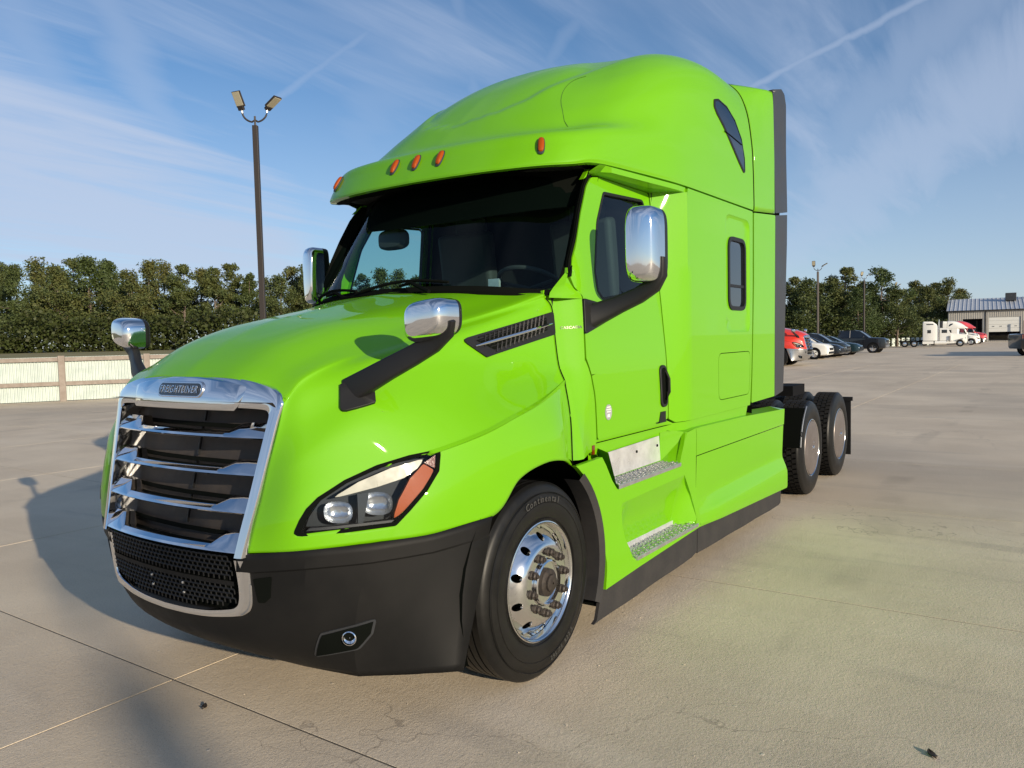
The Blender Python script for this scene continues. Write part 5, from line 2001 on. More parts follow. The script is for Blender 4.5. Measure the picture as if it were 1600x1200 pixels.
def fairing(S_):
    # front piece: below step one
    f1 = [(1.60+.0,1.045)]+[(1.25+.645*math.cos(t_), .505+.645*math.sin(t_)) for t_ in np.linspace(R(55), R(-19), 12)]+[(2.3,.315),(3.335,.352),(3.335,1.07),(3.14,1.055),(3.06,.905),(3.03,.842),(2.085,.838),(2.02,.90),(1.90,1.055)]
    hole2 = roundpoly([(2.22,.40),(2.16,.52),(2.14,.74),(3.12,.76),(3.24,.60),(3.27,.42),(3.25,.385),(2.26,.372)], .02, 2)
    fo = S_(panel(f1, lambda a, b: cf(a, b), [hole2], .07, .03)).build('chassis_fairing', M['paint'], truck, smooth=30)
    # recessed wall behind step two, sloping inward from top to tread
    pts, tris, bl = fill2d(hole2, (), .07)
    def rec(a, b):
        f = min(1, max(0, (.76-b)/.34))
        g = min(1, max(0, (a-2.14)/.10), max(0, (3.27-a)/.14))
        return Vector((a, -(wf(a, b)-.13*f*max(.0, g)), b))
    k = MB().add([rec(a, b) for a, b in pts], tris)
    S_(k).build('step_recess', M['paint'], fo, smooth=30)
    # step one well: back plate, cheeks
    wl = MB()
    wl.loft([[(1.98, -1.20, 1.07), (2.085, -1.20, .845)], [(2.06, -1.055, 1.09), (2.25, -1.055, .855)]], closed=False, cap=False)
    wl.loft([[(3.16, -1.205, 1.06), (3.035, -1.20, .845)], [(3.03, -1.055, 1.09), (3.02, -1.055, .855)]], closed=False, cap=False)
    wl.loft([[(2.0, -1.05, 1.12), (3.2, -1.05, 1.12)], [(2.0, -1.058, .84), (3.2, -1.058, .84)]], closed=False, cap=False)
    S_(wl).build('step_well', M['paint'], fo, smooth=0)
    bp_ = MB()
    bp_.prism([(2.105,1.030),(2.985,1.048),(3.005,.872),(2.255,.868)], lambda a, b: (a, -1.062, b), lambda a, b: (a, -1.070, b))
    bk = S_(bp_).build('kick_plate', M['white_metal'], fo, smooth=0, bevel=.003)
    for x_, z_ in ((2.945, .985), (2.62, .985)):
        S_(MB().lathe([(.0, .010), (.009, .009), (.010, 0)], (x_, -1.067, z_), 10)).build('bolt', M['gap'], bk)
    # treads
    for (x0, x1, xb0, xb1, wb, wo, zt, nm) in ((2.085, 3.035, 2.255, 3.02, 1.065, 1.212, .862, 1), (2.262, 3.262, 2.235, 3.14, 1.10, 1.245, .392, 2)):
        k = MB()
        k.hexa([(x0, -wo, zt-.026), (x1, -wo, zt-.026), (xb1, -wb, zt-.026), (xb0, -wb, zt-.026), (x0, -wo, zt), (x1, -wo, zt), (xb1, -wb, zt), (xb0, -wb, zt)])
        tr = S_(k).build('step_tread', M['alu_dull'], fo, smooth=0, bevel=.003)
        g = MB()
        nx, ny = 26, 4
        for j in range(ny):
            for i in range(nx):
                fy = (j+.5)/ny
                fx = (i+.5+(.5 if j % 2 else 0))/(nx+.5)
                xa_ = x0+(xb0-x0)*fy; xb_ = x1+(xb1-x1)*fy
                x_ = xa_+(xb_-xa_)*fx
                w_ = wo+(wb-wo)*fy
                a_ = R(45 if (i+j) % 2 else -45)
                dx, dy = math.cos(a_)*.013, math.sin(a_)*.013
                g.tube([(x_-dx, -w_-dy, zt+.001), (x_, -w_, zt+.006), (x_+dx, -w_+dy, zt+.001)], [.001, .0055, .001], 4)
        tag(S_(g).build('tread_pattern', M['steel'], tr, smooth=0), kind='stuff')
        if nm == 2:
            q = MB().prism([(2.235,.385),(3.14,.385),(3.14,.425),(2.245,.43)], lambda a, b: (a, -1.098, b), lambda a, b: (a, -1.106, b))
            S_(q).build('tread_upstand', M['white_metal'], fo, smooth=0, bevel=.002)
    # floor of the well beside tread one
    S_(MB().hexa([(2.0, -1.20, .83), (3.1, -1.20, .83), (3.1, -1.05, .83), (2.0, -1.05, .83), (2.0, -1.20, .838), (3.1, -1.20, .838), (3.1, -1.05, .838), (2.0, -1.05, .838)])).build('well_floor', M['paint'], fo, smooth=0)
    # rear fairing in two heights with a seam at z .87
    low = [(3.342,.352),(5.515,.265),(5.58,.862),(3.342,.862)]
    hi = [(3.342,.868),(5.582,.868),(5.605,1.015),(4.45,1.052),(3.342,1.07)]
    rows_ = []
    for x_ in np.linspace(3.345, 5.56, 26):
        f = (x_-3.345)/(5.56-3.345)
        zb_ = .345+(.262-.345)*f
        g = min(1, max(0, (x_-3.40)/.35))
        h_ = min(1, max(0, (5.45-x_)/.5))
        sh = .16*f*0
        rows_.append([(x_+(.02*(.862-z_)*-2.0 if x_ > 5.5 else 0), -w_, z_) for w_, z_ in ((1.200, .862), (1.196, .74), (1.192, .62), (1.192-.012*g*h_, .545+.03*f), (1.196-.012*g*h_, .520+.03*f), (1.205+.022*g, .455+.02*f), (1.215+.026*g, .430), (1.222+.022*g, .385), (1.228+.016*g, zb_+.02), (1.222+.016*g, zb_), (1.19, zb_))])
    S_(MB().loft(rows_, closed=False, cap=False)).build('fairing_lower_panel', M['paint'], fo, smooth=24)
    S_(panel(hi, lambda a, b: cf(a, b), (), .08, .03)).build('fairing_upper_panel', M['paint'], fo, smooth=30)
    # top shelf
    tp = MB()
    tp.loft([[(x, -1.20, z), (x, -1.06, z+.02)] for x, z in ((3.14, 1.06), (3.34, 1.07), (4.45, 1.052), (5.60, 1.015))], closed=False, cap=False)
    S_(tp).build('fairing_shelf', M['paint'], fo, smooth=0)
    # outer corner lip under step two
    # rubber skirt in two lengths
    for P in ([(1.865,.305),(1.80,.13),(1.76,.115),(3.23,.145),(3.325,.165),(3.325,.350),(2.3,.312)], [(3.335,.345),(3.335,.150),(5.40,.118),(5.45,.13),(5.46,.262)]):
        S_(panel(P, lambda a, b: Vector((a, -1.205-.012*math.sin(a*9)*max(0, .25-b)*2, b)), (), .1, .02)).build('rubber_skirt', M['skirt'], fo, smooth=30)
    # grey inner arch lip
    lipm = MB()
    rr = []
    for t_ in np.linspace(R(50), R(-26), 16):
        c_, s2 = math.cos(t_), math.sin(t_)
        rr.append([(1.25+(.645)*c_, -1.215, .505+.645*s2), (1.25+.60*c_, -1.20, .505+.60*s2), (1.25+.60*c_, -1.10, .505+.60*s2)])
    lipm.loft(rr, closed=False, cap=False)
    S_(lipm).build('arch_lip', M['skirt'], fo, smooth=40)


both(fairing)


# inner wheel wells and arch trim of the hood
def well(S_):
    k = MB()
    rr = []
    for t_ in np.linspace(R(-28), R(200), 24):
        c_, s2 = math.cos(t_), math.sin(t_)
        rr.append([(1.25+.66*c_, -1.19, .505+.66*s2), (1.25+.66*c_, -.70, .505+.66*s2)])
    k.loft(rr, closed=False, cap=False)
    k.add([(.55, -.72, .2), (2.0, -.72, .2), (2.0, -.72, 1.3), (.55, -.72, 1.3)], [(0, 1, 2, 3)])
    k.add([(.62, -1.18, .28), (.62, -.6, .28), (.80, -.6, .93), (.80, -1.18, .93)], [(0, 1, 2, 3)])
    S_(k).build('wheel_well', M['gap'], truck, smooth=40)


both(well)

# ---------------- wheels
WR = .507


def annulus_holes(prof, holes, nseg=80, dr=.012):
    """disc with real hand holes; prof: radius -> outward offset"""
    r1, r0 = prof[0][0], prof[-1][0]
    ol = [(r1*math.cos(2*math.pi*k/nseg), r1*math.sin(2*math.pi*k/nseg)) for k in range(nseg)]
    hs = [[(r0*math.cos(2*math.pi*k/40), r0*math.sin(2*math.pi*k/40)) for k in range(40)]]
    for (a, rr_, hr) in holes:
        hs.append([(rr_*math.cos(a)+hr*math.cos(2*math.pi*k/16), rr_*math.sin(a)+hr*math.sin(2*math.pi*k/16)) for k in range(16)])
    pts, tris, bl = fill2d(ol, hs, .016)
    pr = sorted(prof)
    f = lambda a, b: lin(math.hypot(a, b), [q[0] for q in pr], [q[1] for q in pr])
    mb = MB().add([(a, -f(a, b), b) for a, b in pts], tris)
    for L in bl[2:]:
        n = len(L)
        q = [(pts[i][0], -f(*pts[i]), pts[i][1]) for i in L]
        mb.add(q+[(a, b+.02, c) for a, b, c in q], [(k, (k+1) % n, n+(k+1) % n, n+k) for k in range(n)])
    return mb


def tyre_profile(w, R_, rim=.292):
    """closed section, outward offset 0 = outer sidewall plane"""
    return [(rim, -.012), (rim+.02, -.002), (rim+.06, .010), (rim+.11, .012), (R_-.075, .004), (R_-.045, -.004), (R_-.022, -.010), (R_-.008, -.022), (R_-.002, -.034)], \
           [(R_-.004, -w+.034), (R_-.015, -w+.018), (R_-.06, -w-.0), (rim+.08, -w-.006), (rim, -w+.015)]


def tread_ribs(w, R_, grooves=4, depth=.013):
    a, b = -.034, -w+.034
    P = []
    L = (b-a)
    gw = .010
    P.append((R_, a-.002))
    for g in range(grooves):
        c = a+L*(g+1)/(grooves+1)
        P += [(R_, c+gw/2), (R_-depth, c+gw/2-.001), (R_-depth, c-gw/2+.001), (R_, c-gw/2)]
    P.append((R_, b+.002))
    return P


_cache = {}


def add_steer_wheel(S_, x, w, parent):
    wh = bpy.data.objects.new('front_wheel', None); COL.objects.link(wh); wh.parent = parent
    c = (x, -w, WR-.004)
    A, B = tyre_profile(.285, WR)
    prof = A+tread_ribs(.285, WR)+B
    k = MB()
    k.lathe(prof, c, 96)
    # fine concentric mouldings on the sidewall
    ty = S_(k).build('tyre', M['tyre'], wh, smooth=28)
    # flatten contact
    for rr_, dd in ((.455, .0125), (.322, .0085), (.405, .0135)):
        S_(MB().lathe([(rr_-.003, dd-.004), (rr_, dd+.0012), (rr_+.003, dd-.004)], c, 72)).build('sidewall_ring', M['tyre'], ty)
    for txt, a0, size, rr_ in (('Continental', R(84), .050, .425), ('295/75 R22.5', R(-62), .034, .425)):
        adv = 0
        ang = a0+R({'Continental': 24}.get(txt, -20))
        for chh in txt:
            if chh == ' ':
                ang += R(-3) if a0 > 0 else R(3); continue
            tv_, tf_ = text_mesh(chh, size, .0012)
            k2 = MB()
            V_ = []
            for v in tv_:
                if a0 > 0:
                    rad_ = rr_+v[1]; th = ang-v[0]/rr_
                else:
                    rad_ = rr_-v[1]; th = ang+v[0]/rr_
                V_.append((c[0]+rad_*math.cos(th), c[1]-.0135-v[2], c[2]+rad_*math.sin(th)))
            k2.add(V_, tf_)
            if not (S_(MB()).f is None):
                S_(k2).build('letter', M['letter'], ty, smooth=0)
            wd = {'i': .5, 't': .7, 'l': .5, '1': .8, '.': .5, '/': .7}.get(chh, 1.0)
            ang += (-1 if a0 > 0 else 1)*size*.66*wd/rr_
    # rim: flange, then disc bulging outward
    k = MB().lathe([(.286, -.19), (.288, -.03), (.294, -.006), (.303, .004), (.3085, .002), (.309, -.008), (.300, -.02)], c, 80)
    k.lathe([(.300, .004), (.294, .0), (.288, -.014), (.283, -.035)], c, 80)
    rim = S_(k).build('rim', M['alu'], wh, smooth=40)
    prof = [(.2835, -.040), (.276, -.046), (.266, -.040), (.252, -.022), (.236, -.004), (.218, .012), (.200, .024), (.188, .030), (.178, .031), (.125, .031), (.120, .028)]
    k = annulus_holes(prof, [(2*math.pi*(i+.5)/10, .232, .0215) for i in range(10)])
    S_(k.move((c[0], c[1], c[2]))).build('wheel_disc', M['alu'], rim, smooth=40, recalc=True)
    S_(MB().lathe([(.27, -.10), (.05, -.10)], c, 40)).build('brake_backing', M['void'], rim)
    S_(MB().lathe([(.118, .018), (.116, .044), (.108, .048), (.104, .030), (.075, .028), (.01, .028)], c, 48)).build('pilot_ring', M['alu'], rim)
    S_(MB().lathe([(.072, .028), (.070, .046), (.060, .052), (.046, .055), (.044, .066), (.034, .070), (.005, .071)], c, 36)).build('hub_cap', M['nut'], rim)
    for i in range(10):
        a = 2*math.pi*i/10+R(9)
        cc = (c[0]+.1535*math.cos(a), c[1], c[2]+.1535*math.sin(a))
        S_(MB().lathe([(.024, .028), (.024, .038), (.0185, .041), (.0185, .050), (.021, .053), (.021, .057), (.014, .062), (.012, .070), (.002, .072)], cc, 8)).build('nut_cover', M['nut'], rim, smooth=20)


def add_drive_wheel(S_, x, w, parent, dual=True):
    wh = bpy.data.objects.new('rear_wheel', None); COL.objects.link(wh); wh.parent = parent
    for inner in ((0, 1) if dual else (0,)):
        c = (x, -(w-.345*inner), WR-.004)
        A, B = tyre_profile(.27, WR)
        prof = A+[(WR-.014, -.036), (WR-.014, -.27+.036)]+B
        ty = S_(MB().lathe(prof, c, 72)).build('tyre', M['tyre'], wh, smooth=30)
        g = MB()
        nb = 54
        for i in range(nb):
            for j, (o0, o1, ph) in enumerate(((-.030, -.078, 0), (-.088, -.130, .5), (-.140, -.182, 0), (-.192, -.240, .5))):
                a0 = 2*math.pi*(i+ph)/nb; a1 = a0+2*math.pi*.70/nb
                sk = .18*2*math.pi/nb
                P = []
                for rr_ in (WR-.016, WR):
                    for (aa, oo) in ((a0, o0), (a1, o0), (a1+sk, o1), (a0+sk, o1)):
                        P.append((c[0]+rr_*math.cos(aa), c[1]-oo, c[2]+rr_*math.sin(aa)))
                g.hexa(P)
        tag(S_(g).build('tread_blocks', M['tread'], ty, smooth=0), kind='stuff')
    c = (x, -w, WR-.004)
    rim = S_(MB().lathe([(.280, -.12), (.286, -.03), (.294, -.006), (.303, .004), (.3085, .002), (.309, -.008)], c, 64)).build('rim', M['alu'], wh, smooth=40)
    S_(MB().lathe([(.290, -.004), (.284, .004), (.25, .010), (.12, .016), (.05, .018), (.005, .018)], c, 56)).build('hub_cover', M['steel_cap'], rim, smooth=30)
    S_(MB().lathe([(.026, .016), (.024, .030), (.010, .034), (.002, .034)], c, 16)).build('hub_button', M['chrome'], rim)
    for a in (R(70), R(190), R(310)):
        S_(MB().lathe([(.009, .015), (.008, .021), (.001, .022)], (c[0]+.06*math.cos(a), c[1], c[2]+.06*math.sin(a)), 8)).build('cover_bolt', M['chrome'], rim)


XA, XB, XC = 1.25, 6.67, 7.99
both(lambda S_: add_steer_wheel(S_, XA, 1.188, truck))
both(lambda S_: add_drive_wheel(S_, XB, 1.19, truck))
both(lambda S_: add_drive_wheel(S_, XC, 1.19, truck))

# ---------------- frame, deck, fenders, mud flaps, fifth wheel
fr_ = MB()
for s_ in (-1, 1):
    fr_.box((5.1, s_*.43, .80), (7.2, .08, .27))
for x in (3.0, 5.4, 6.2, 7.3, 8.6):
    fr_.box((x, 0, .84), (.12, .86, .2))
fr_.box((XB, 0, .5), (.16, 1.7, .16)); fr_.box((XC, 0, .5), (.16, 1.7, .16)); fr_.box((XA, 0, .42), (.14, 1.9, .12))
frame = fr_.build('frame', M['void'], truck, smooth=0, bevel=.01)
MB().box((3.1, 0, .62), (4.9, 1.9, .55)).build('underbody', M['void'], truck, smooth=0)
fw = MB()
fw.prism([(6.95,.30),(6.95,-.30),(7.6,-.50),(7.95,-.50),(8.0,-.12),(7.6,-.05),(7.6,.05),(8.0,.12),(7.95,.50),(7.6,.50)], lambda a, b: (a, b, .975), lambda a, b: (a, b, 1.02))
fw.build('fifth_wheel', M['void'], truck, smooth=0, bevel=.01)
MB().box((5.75, 0, 1.00), (.8, .84, .03)).build('deck_plate', M['alu_dull'], truck, smooth=0)


def rearbits(S_):
    k = MB()
    rr = []
    for t_ in np.linspace(R(128), R(174), 10):
        c_, s2 = math.cos(t_), math.sin(t_)
        rr.append([(XB+.575*c_, -1.215, WR+.575*s2), (XB+.575*c_, -.62, WR+.575*s2), (XB+.565*c_, -.62, WR+.565*s2), (XB+.565*c_, -1.215, WR+.565*s2)])
    k.loft(rr)
    qf = S_(k).build('quarter_fender', M['gap'], truck, smooth=30)
    k = MB()
    P = [(XB+.572*math.cos(t_), -1.219, WR+.572*math.sin(t_)) for t_ in np.linspace(R(125), R(173), 10)]
    S_(k.tube(P, .008, 6)).build('fender_edge', M['steel'], qf)
    S_(MB().box((6.12, -.93, 1.165), (.44, .54, .10))).build('fender_bracket', M['void'], qf, smooth=0)
    S_(MB().box((5.95, -.85, .78), (.10, .45, .10))).build('tool_tray', M['steel_cap'], truck, smooth=0, bevel=.01)
    mf = S_(MB().box((XC+.60, -.90, .52), (.012, .60, .70))).build('mud_flap', M['trim'], truck, smooth=0)
    S_(MB().box((XC+.60, -.92, .885), (.04, .60, .05))).build('flap_hanger', M['trim'], mf, smooth=0)
    S_(MB().box((XC+.62, -.62, .80), (.05, .10, .08))).build('tail_lamp', M['amber_dark'], truck, smooth=0, bevel=.006)


both(rearbits)
# marker at the front foot of the door
both(lambda S_: S_(panel([(1.925,1.06),(1.925,1.115),(1.955,1.115),(1.955,1.06)], lambda a, b: cs(a, b, .004), (), .05, .006)).build('side_marker_lamp', M['amber_dark'], truck, smooth=0))

# ================================================================== parked vehicles


def car(kind, label, group, loc, rotz, body, L=4.7):
    """front at local x=0, length along +x"""
    t_ = thing({'suv': 'parked_car', 'sedan': 'parked_car', 'pickup': 'pickup_truck'}[kind], label, 'pickup' if kind == 'pickup' else 'car', tuple(loc), rotz, group)
    if kind == 'suv':
        W_, hb, hr = .92, 1.02, 1.68
        prof = [(0, .34, .62), (.06, .26, .78), (.25, .22, .93), (.9, .22, 1.03), (1.25, .22, 1.07), (2.4, .22, 1.08), (4.2, .24, 1.06), (4.55, .30, .98), (L, .40, .75)]
        gh_ = [(1.15, 1.06, 1.07), (1.55, 1.06, 1.36), (1.95, 1.07, 1.60), (2.5, 1.07, 1.68), (3.6, 1.07, 1.66), (4.2, 1.06, 1.55), (4.5, 1.02, 1.10)]
        wx, wr = (.85, 3.75), .35
    elif kind == 'sedan':
        W_, hb, hr = .92, .95, 1.45
        prof = [(0, .32, .55), (.06, .22, .68), (.3, .19, .82), (.9, .18, .92), (1.4, .18, .97), (2.6, .18, .99), (4.1, .20, 1.00), (4.6, .26, .97), (L, .36, .70)]
        gh_ = [(1.25, .96, .98), (1.7, .97, 1.22), (2.1, .98, 1.40), (2.6, .98, 1.45), (3.3, .98, 1.41), (3.9, .99, 1.22), (4.3, .99, 1.02)]
        wx, wr = (.88, 3.72), .33
    else:
        L = 5.8
        W_, hb, hr = 1.01, 1.2, 1.94
        prof = [(0, .48, .95), (.05, .38, 1.12), (.2, .34, 1.22), (.9, .34, 1.27), (1.5, .34, 1.30), (3.5, .34, 1.32), (3.9, .36, 1.32), (5.7, .42, 1.34), (L, .50, 1.30)]
        gh_ = [(1.35, 1.28, 1.30), (1.75, 1.29, 1.62), (2.1, 1.30, 1.86), (2.6, 1.30, 1.94), (3.3, 1.31, 1.92), (3.65, 1.31, 1.85), (3.82, 1.31, 1.34)]
        wx, wr = (.98, 4.70), .41
    rings = []
    for i, (x, z0, z1) in enumerate(prof):
        e = .80 if i == 0 or i == len(prof)-1 else (.93 if i == 1 or i == len(prof)-2 else 1.0)
        w = W_*e
        zm = z0+(z1-z0)*.55
        rings.append([(x, -w*.90, z0), (x, -w, z0+.06), (x, -w, zm), (x, -w*.985, z1-.06), (x, -w*.90, z1), (x, 0, z1+.02), (x, w*.90, z1), (x, w*.985, z1-.06), (x, w, zm), (x, w, z0+.06), (x, w*.90, z0)])
    MB().loft(rings).build('body', body, t_, smooth=40)
    rings = []; rings2 = []
    for (x, z0, z1) in gh_:
        f = (z1-z0)/.6
        w0 = W_*.90; w1 = W_*(.90-.20*min(1, f))
        rings.append([(x, -w0, z0), (x, -w1, z1-.03), (x, -w1*.85, z1), (x, w1*.85, z1), (x, w1, z1-.03), (x, w0, z0)])
    MB().loft(rings, cap=True).build('windows', M['dark_glass'], t_, smooth=30)
    k = MB()
    rr = []
    for (x, z0, z1) in gh_[2:-1]:
        w1 = W_*.69
        rr.append([(x, -w1-.03, z1-.07), (x, -w1+.03, z1+.012), (x, 0, z1+.02), (x, w1-.03, z1+.012), (x, w1+.03, z1-.07)])
    k.loft(rr, closed=False, cap=False)
    k.build('roof', body, t_, smooth=50, solid=.02)
    k = MB()
    for s_ in (-1, 1):
        for (a, b) in ((0, 2), (3.3 if False else 3, 3)):
            pass
        x0, z00, z01 = gh_[0]; x2, _, z2 = gh_[2]
        k.tube([(x0, s_*W_*.89, z00), (gh_[1][0], s_*W_*.80, gh_[1][2]), (x2, s_*W_*.71, z2-.01)], .03, 5)
        xm = gh_[3][0]+.25
        k.tube([(xm, s_*W_*.905, gh_[3][1]), (xm, s_*W_*.715, gh_[3][2]-.03)], .035, 5)
        k.tube([(gh_[-1][0], s_*W_*.89, gh_[-1][1]), (gh_[-2][0], s_*W_*.80, gh_[-2][2]-.03)], .045, 5)
    k.build('pillars', body, t_)
    for x in wx:
        for s_ in (-1, 1):
            wl = MB().lathe([(wr*.66, -.005), (wr*.92, .0), (wr, -.03), (wr, -.20), (wr*.6, -.21)], (x, s_*0.0-(W_+.01), wr), 28)
            wl = wl if s_ < 0 else wl.flip()
            ty = wl.build('tyre', M['tyre'], t_)
            rm = MB().lathe([(wr*.67, -.005), (wr*.62, -.03), (wr*.2, -.012), (.01, -.012)], (x, -(W_+.01), wr), 20)
            for kk in range(5):
                a = 2*math.pi*kk/5
                rm.tube([(x, -(W_+.0), wr), (x+wr*.6*math.cos(a), -(W_+.005), wr+wr*.6*math.sin(a))], .028, 5)
            (rm if s_ < 0 else rm.flip()).build('rim', M['alu'], ty)
            ar = MB().lathe([(wr*1.17, 0.012), (wr*.9, .012), (wr*.9, -.15)], (x, -(W_-.004), wr+.01), 28)
            (ar if s_ < 0 else ar.flip()).build('wheel_arch', M['void'], t_)
    zf = prof[1][2]
    for s_ in (-1, 1):
        hlm = MB().hexa([(.0, s_*W_*.50, zf-.20), (.02, s_*W_*.88, zf-.17), (.34, s_*W_*.985, zf-.06), (.30, s_*W_*.55, zf-.08),
                         (.05, s_*W_*.50, zf-.04), (.08, s_*W_*.88, zf-.01), (.42, s_*W_*.985, zf+.04), (.30, s_*W_*.55, zf+.02)])
        hlm.build('headlight', M['reflector'], t_, smooth=0, bevel=.01)
        tl = MB().box((L-.05, s_*W_*.80, prof[-2][2]-.16), (.08, .16, .26)).build('tail_light', M['amber_dark'], t_, smooth=0)
        MB().box((gh_[0][0]+.35, s_*(W_+.10), gh_[0][1]+.08), (.10, .18, .13)).build('mirror', body, t_, smooth=30, bevel=.03)
    MB().box((-.005, 0, zf-.15), (.06, W_*.96, .16)).build('grille', M['trim'], t_, smooth=0, bevel=.01)
    MB().box((.0, 0, prof[0][1]+.06), (.09, W_*1.5, .14)).build('lower_grille', M['steel'] if kind == 'pickup' else M['trim'], t_, smooth=0, bevel=.02)
    for s_ in (-1, 1):
        kk = MB()
        for x in (gh_[2][0]-.35, gh_[3][0]+.25, gh_[-2][0]-.1):
            kk.box((x, s_*(W_+.001), (prof[4][2]+.3)/2), (.012, .012, prof[4][2]-.42))
        kk.build('door_seams', M['gap'], t_, smooth=0)
    return t_


CG = 'cars parked nose out in the row beside the trees'
YN = 8.7


def nose(px, y=YN):
    v = pixray(px, 530)
    t_ = (y-CY)/v.y
    x = CX+v.x*t_
    return Vector((x, y, gh(x, y)))


for (px, kind, lab, mt) in ((1301, 'suv', 'small white crossover at the near end of the parked row, beside the red tractor', M['white']),
                            (1319, 'sedan', 'black car parked second, right next to the white crossover', M['carblack']),
                            (1328, 'suv', 'grey green car parked between the black car and the teal one', M['cargrey']),
                            (1348, 'sedan', 'dark teal car parked next to the big black pickup', M['carteal'])):
    q = nose(px-2)
    car(kind, lab, CG, q, R(90), mt)
q = nose(1387, 8.4)
car('pickup', 'large black crew cab pickup at the far end of the parked row', None, q, R(90), M['carblack'])

# dark pickup whose tail shows at the right edge
q = ground_at(1600, 556)
pk = car('pickup', 'dark pickup bed cut off by the right edge of the picture', None, q, R(0), M['carblack'])
pk.rotation_euler.z = R(-62+180)
pk.location = q+Vector((math.cos(R(-62)), math.sin(R(-62)), 0))*5.8+Vector((.82, .57, 0))*.9
MB().box((3.95, 0, 1.62), (.06, 1.9, .62)).build('headache_rack', M['gap'], pk, smooth=0)

# trailer beyond the right edge: only its long shadow reaches into the picture
tr = thing('box_trailer', 'box trailer parked outside the picture, whose long shadow lies before the white tractors', 'trailer', (60.5, -12.0, -.1), R(3))
MB().box((0, 0, 2.45), (13.0, 2.5, 2.8)).build('body', M['white'], tr, smooth=0, bevel=.05)
MB().box((0, 0, .95), (12.6, 1.0, .2)).build('chassis', M['void'], tr, smooth=0)
for x in (4.2, 5.4):
    for s_ in (-1, 1):
        MB().lathe([(.05, .0), (.50, .0), (.50, -.3), (.05, -.3)], (x, s_*1.2+(.15 if s_ > 0 else .0), .5), 24).build('tyre', M['tyre'], tr)
for s_ in (-1, 1):
    MB().box((-4.5, s_*.7, .5), (.14, .14, 1.0)).build('landing_leg', M['void'], tr, smooth=0)

# copies of the big tractor in other paint
mats_red = {'lime_paint': M['red'], 'black_plastic': M['bare']}
mats_dark = {'lime_paint': M['navy'], 'black_plastic': M['bare']}
mats_white = {'lime_paint': M['white'], 'black_plastic': M['white'], 'charcoal_extender': M['extender']}
mats_pink = {'lime_paint': M['pink'], 'black_plastic': M['bare']}
for (mm, loc, rz, lab) in ((mats_red, (40.6, 7.30, 0), R(90), 'red semi tractor nosing out just right of the green truck rear flap'),
                           (mats_dark, (44.4, 8.75, 0), R(90), 'dark blue semi tractor parked directly behind the red one'),
                           (mats_white, None, R(97), 'white aerodynamic sleeper tractor parked behind the long nosed white one'),
                           (mats_pink, None, R(97), 'pale red tractor, rightmost of the row before the metal building')):
    c = copy_tree(truck, None, mm)
    c['label'] = lab
    c['category'] = 'semi truck'
    c['group'] = 'tractors parked round the lot'
    c.rotation_euler = (0, 0, rz)
    if loc is None:
        q = at_depth(1531 if mm is mats_white else 1542, 128 if mm is mats_white else 137)
        loc = tuple(q)
    c.location = loc


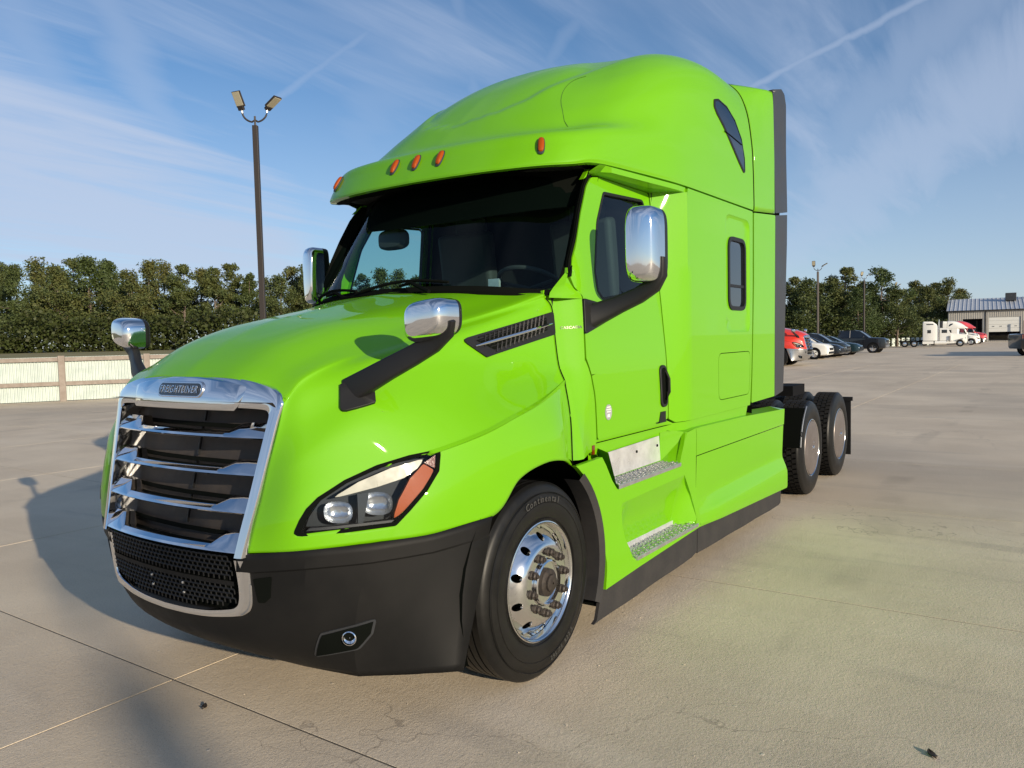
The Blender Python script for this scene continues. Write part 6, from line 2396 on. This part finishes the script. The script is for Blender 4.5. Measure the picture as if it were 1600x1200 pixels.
# long nosed white tractor
def classic_truck():
    q = at_depth(1514, 119)
    t_ = thing('semi_truck', 'white long nosed tractor with square sleeper and exhaust stack, parked side on', 'semi truck', tuple(q), R(97), 'tractors parked round the lot')
    Wt = M['white']
    # hood, cab, sleeper
    rings = [[(x, -w, z0), (x, -w, z1-.1), (x, -w*.8, z1), (x, w*.8, z1), (x, w, z1-.1), (x, w, z0)] for x, w, z0, z1 in ((.25, .55, .7, 1.75), (.6, .62, .7, 1.82), (2.35, .85, .9, 2.05))]
    MB().loft(rings).build('hood', Wt, t_, smooth=30)
    MB().box((.2, 0, 1.25), (.10, .95, 1.0)).build('grille', M['chrome'], t_, smooth=0, bevel=.02)
    MB().box((.0, 0, .58), (.22, 2.3, .36)).build('bumper', M['chrome'], t_, smooth=0, bevel=.03)
    k = MB()
    k.loft([[(x, -1.0, z0), (x, -1.0, z1-.12), (x, -.85, z1), (x, .85, z1), (x, 1.0, z1-.12), (x, 1.0, z0)] for x, z0, z1 in ((2.35, 1.0, 2.05), (2.50, .95, 2.1), (2.85, .95, 2.80), (3.9, .95, 2.88))])
    cb = k.build('cab', Wt, t_, smooth=30)
    MB().add([(2.47, -.9, 2.10), (2.47, .9, 2.10), (2.82, .8, 2.74), (2.82, -.8, 2.74)], [(0, 1, 2, 3)]).build('windshield', M['dark_glass'], cb, smooth=0)
    k = MB()
    k.loft([[(x, -w, z0), (x, -w, z1-.18), (x, -w*.88, z1), (x, w*.88, z1), (x, w, z1-.18), (x, w, z0)] for x, w, z0, z1 in ((4.02, 1.0, .95, 2.95), (4.35, 1.15, .95, 3.45), (4.9, 1.2, .95, 3.86), (6.1, 1.2, .95, 3.90), (6.22, 1.15, 1.0, 3.82))])
    sl2 = k.build('sleeper', Wt, t_, smooth=30)
    for s_ in (-1, 1):
        MB().box((3.30, s_*1.003, 2.35), (.72, .02, .50)).build('window', M['dark_glass'], cb, smooth=0)
        MB().box((5.35, s_*1.203, 2.35), (.50, .02, .50)).build('window', M['dark_glass'], sl2, smooth=0)
        MB().box((5.25, s_*1.203, 3.45), (.95, .02, .16)).build('vent_window', M['dark_glass'], sl2, smooth=0)
        MB().box((3.97, s_*1.0, 2.0), (.10, .26, 2.3)).build('cab_gap', M['gap'], t_, smooth=0)
        k = MB().tube([(2.55, s_*1.05, .75), (2.55, s_*1.05, 1.65)], .17, 14)
        k.build('air_cleaner', M['chrome'], t_)
        MB().tube([(4.02, s_*1.12, .9), (4.02, s_*1.12, 4.15)], .07, 10).build('exhaust_stack', M['chrome'], t_)
        MB().tube([(3.0, s_*1.0, .62), (4.6, s_*1.0, .62)], .30, 16).build('fuel_tank', Wt, t_)
        MB().box((5.5, s_*1.05, .66), (1.5, .35, .42)).build('tool_box', Wt, t_, smooth=0, bevel=.02)
        rr = []
        for a in np.linspace(R(-8), R(190), 14):
            rr.append([(1.2+.66*math.cos(a), s_*w, .55+.62*math.sin(a)) for w in (.72, 1.17)])
        MB().loft(rr, closed=False, cap=False).build('fender', Wt, t_, smooth=50, solid=.03)
        MB().box((.5, s_*.95, 1.28), (.12, .26, .18)).build('headlight', M['reflector'], t_, smooth=0, bevel=.02)
        for x in (1.2, 7.4, 8.7):
            wl = MB().lathe([(.29, -.0), (.46, .01), (.51, -.04), (.51, -.5 if x > 2 else -.26), (.29, -.5 if x > 2 else -.26)], (x, -1.2, .51), 28)
            ty = (wl if s_ < 0 else wl.flip()).build('tyre', M['tyre'], t_)
            rm = MB().lathe([(.30, 0), (.27, -.07), (.16, -.02), (.15, .03), (.01, .04)], (x, -1.2, .51), 20)
            (rm if s_ < 0 else rm.flip()).build('rim', M['alu'], ty)
    MB().box((6.2, 0, .86), (6.6, .86, .26)).build('frame', M['void'], t_, smooth=0)
    MB().box((8.0, 0, 1.12), (1.0, .9, .10)).build('fifth_wheel', M['void'], t_, smooth=0)
    return t_


classic_truck()
# bobtail frame wheels seen left of the white tractor belong to it; a small loose leaf and a scrap lie on the concrete
for (px, py, s_, lab) in ((1457, 1181, .030, 'small dark curled leaf on the concrete at the lower right'), (319, 1106, .022, 'tiny dark scrap on the concrete near the slab corner at lower left')):
    q = ground_at(px, py)
    rr = []
    for f in np.linspace(-1, 1, 7):
        w_ = s_*.5*(1-f*f)**.5+.001
        rr.append([(f*s_, -w_, .004+.012*f*f), (f*s_, 0, .002), (f*s_, w_, .006+.010*abs(f))])
    o = MB().loft(rr, closed=False, cap=False).build('leaf', M['lampost'], None, smooth=40, solid=.001)
    o.location = q; o.rotation_euler = (0, 0, R(35))
    tag(o, lab, 'leaf')
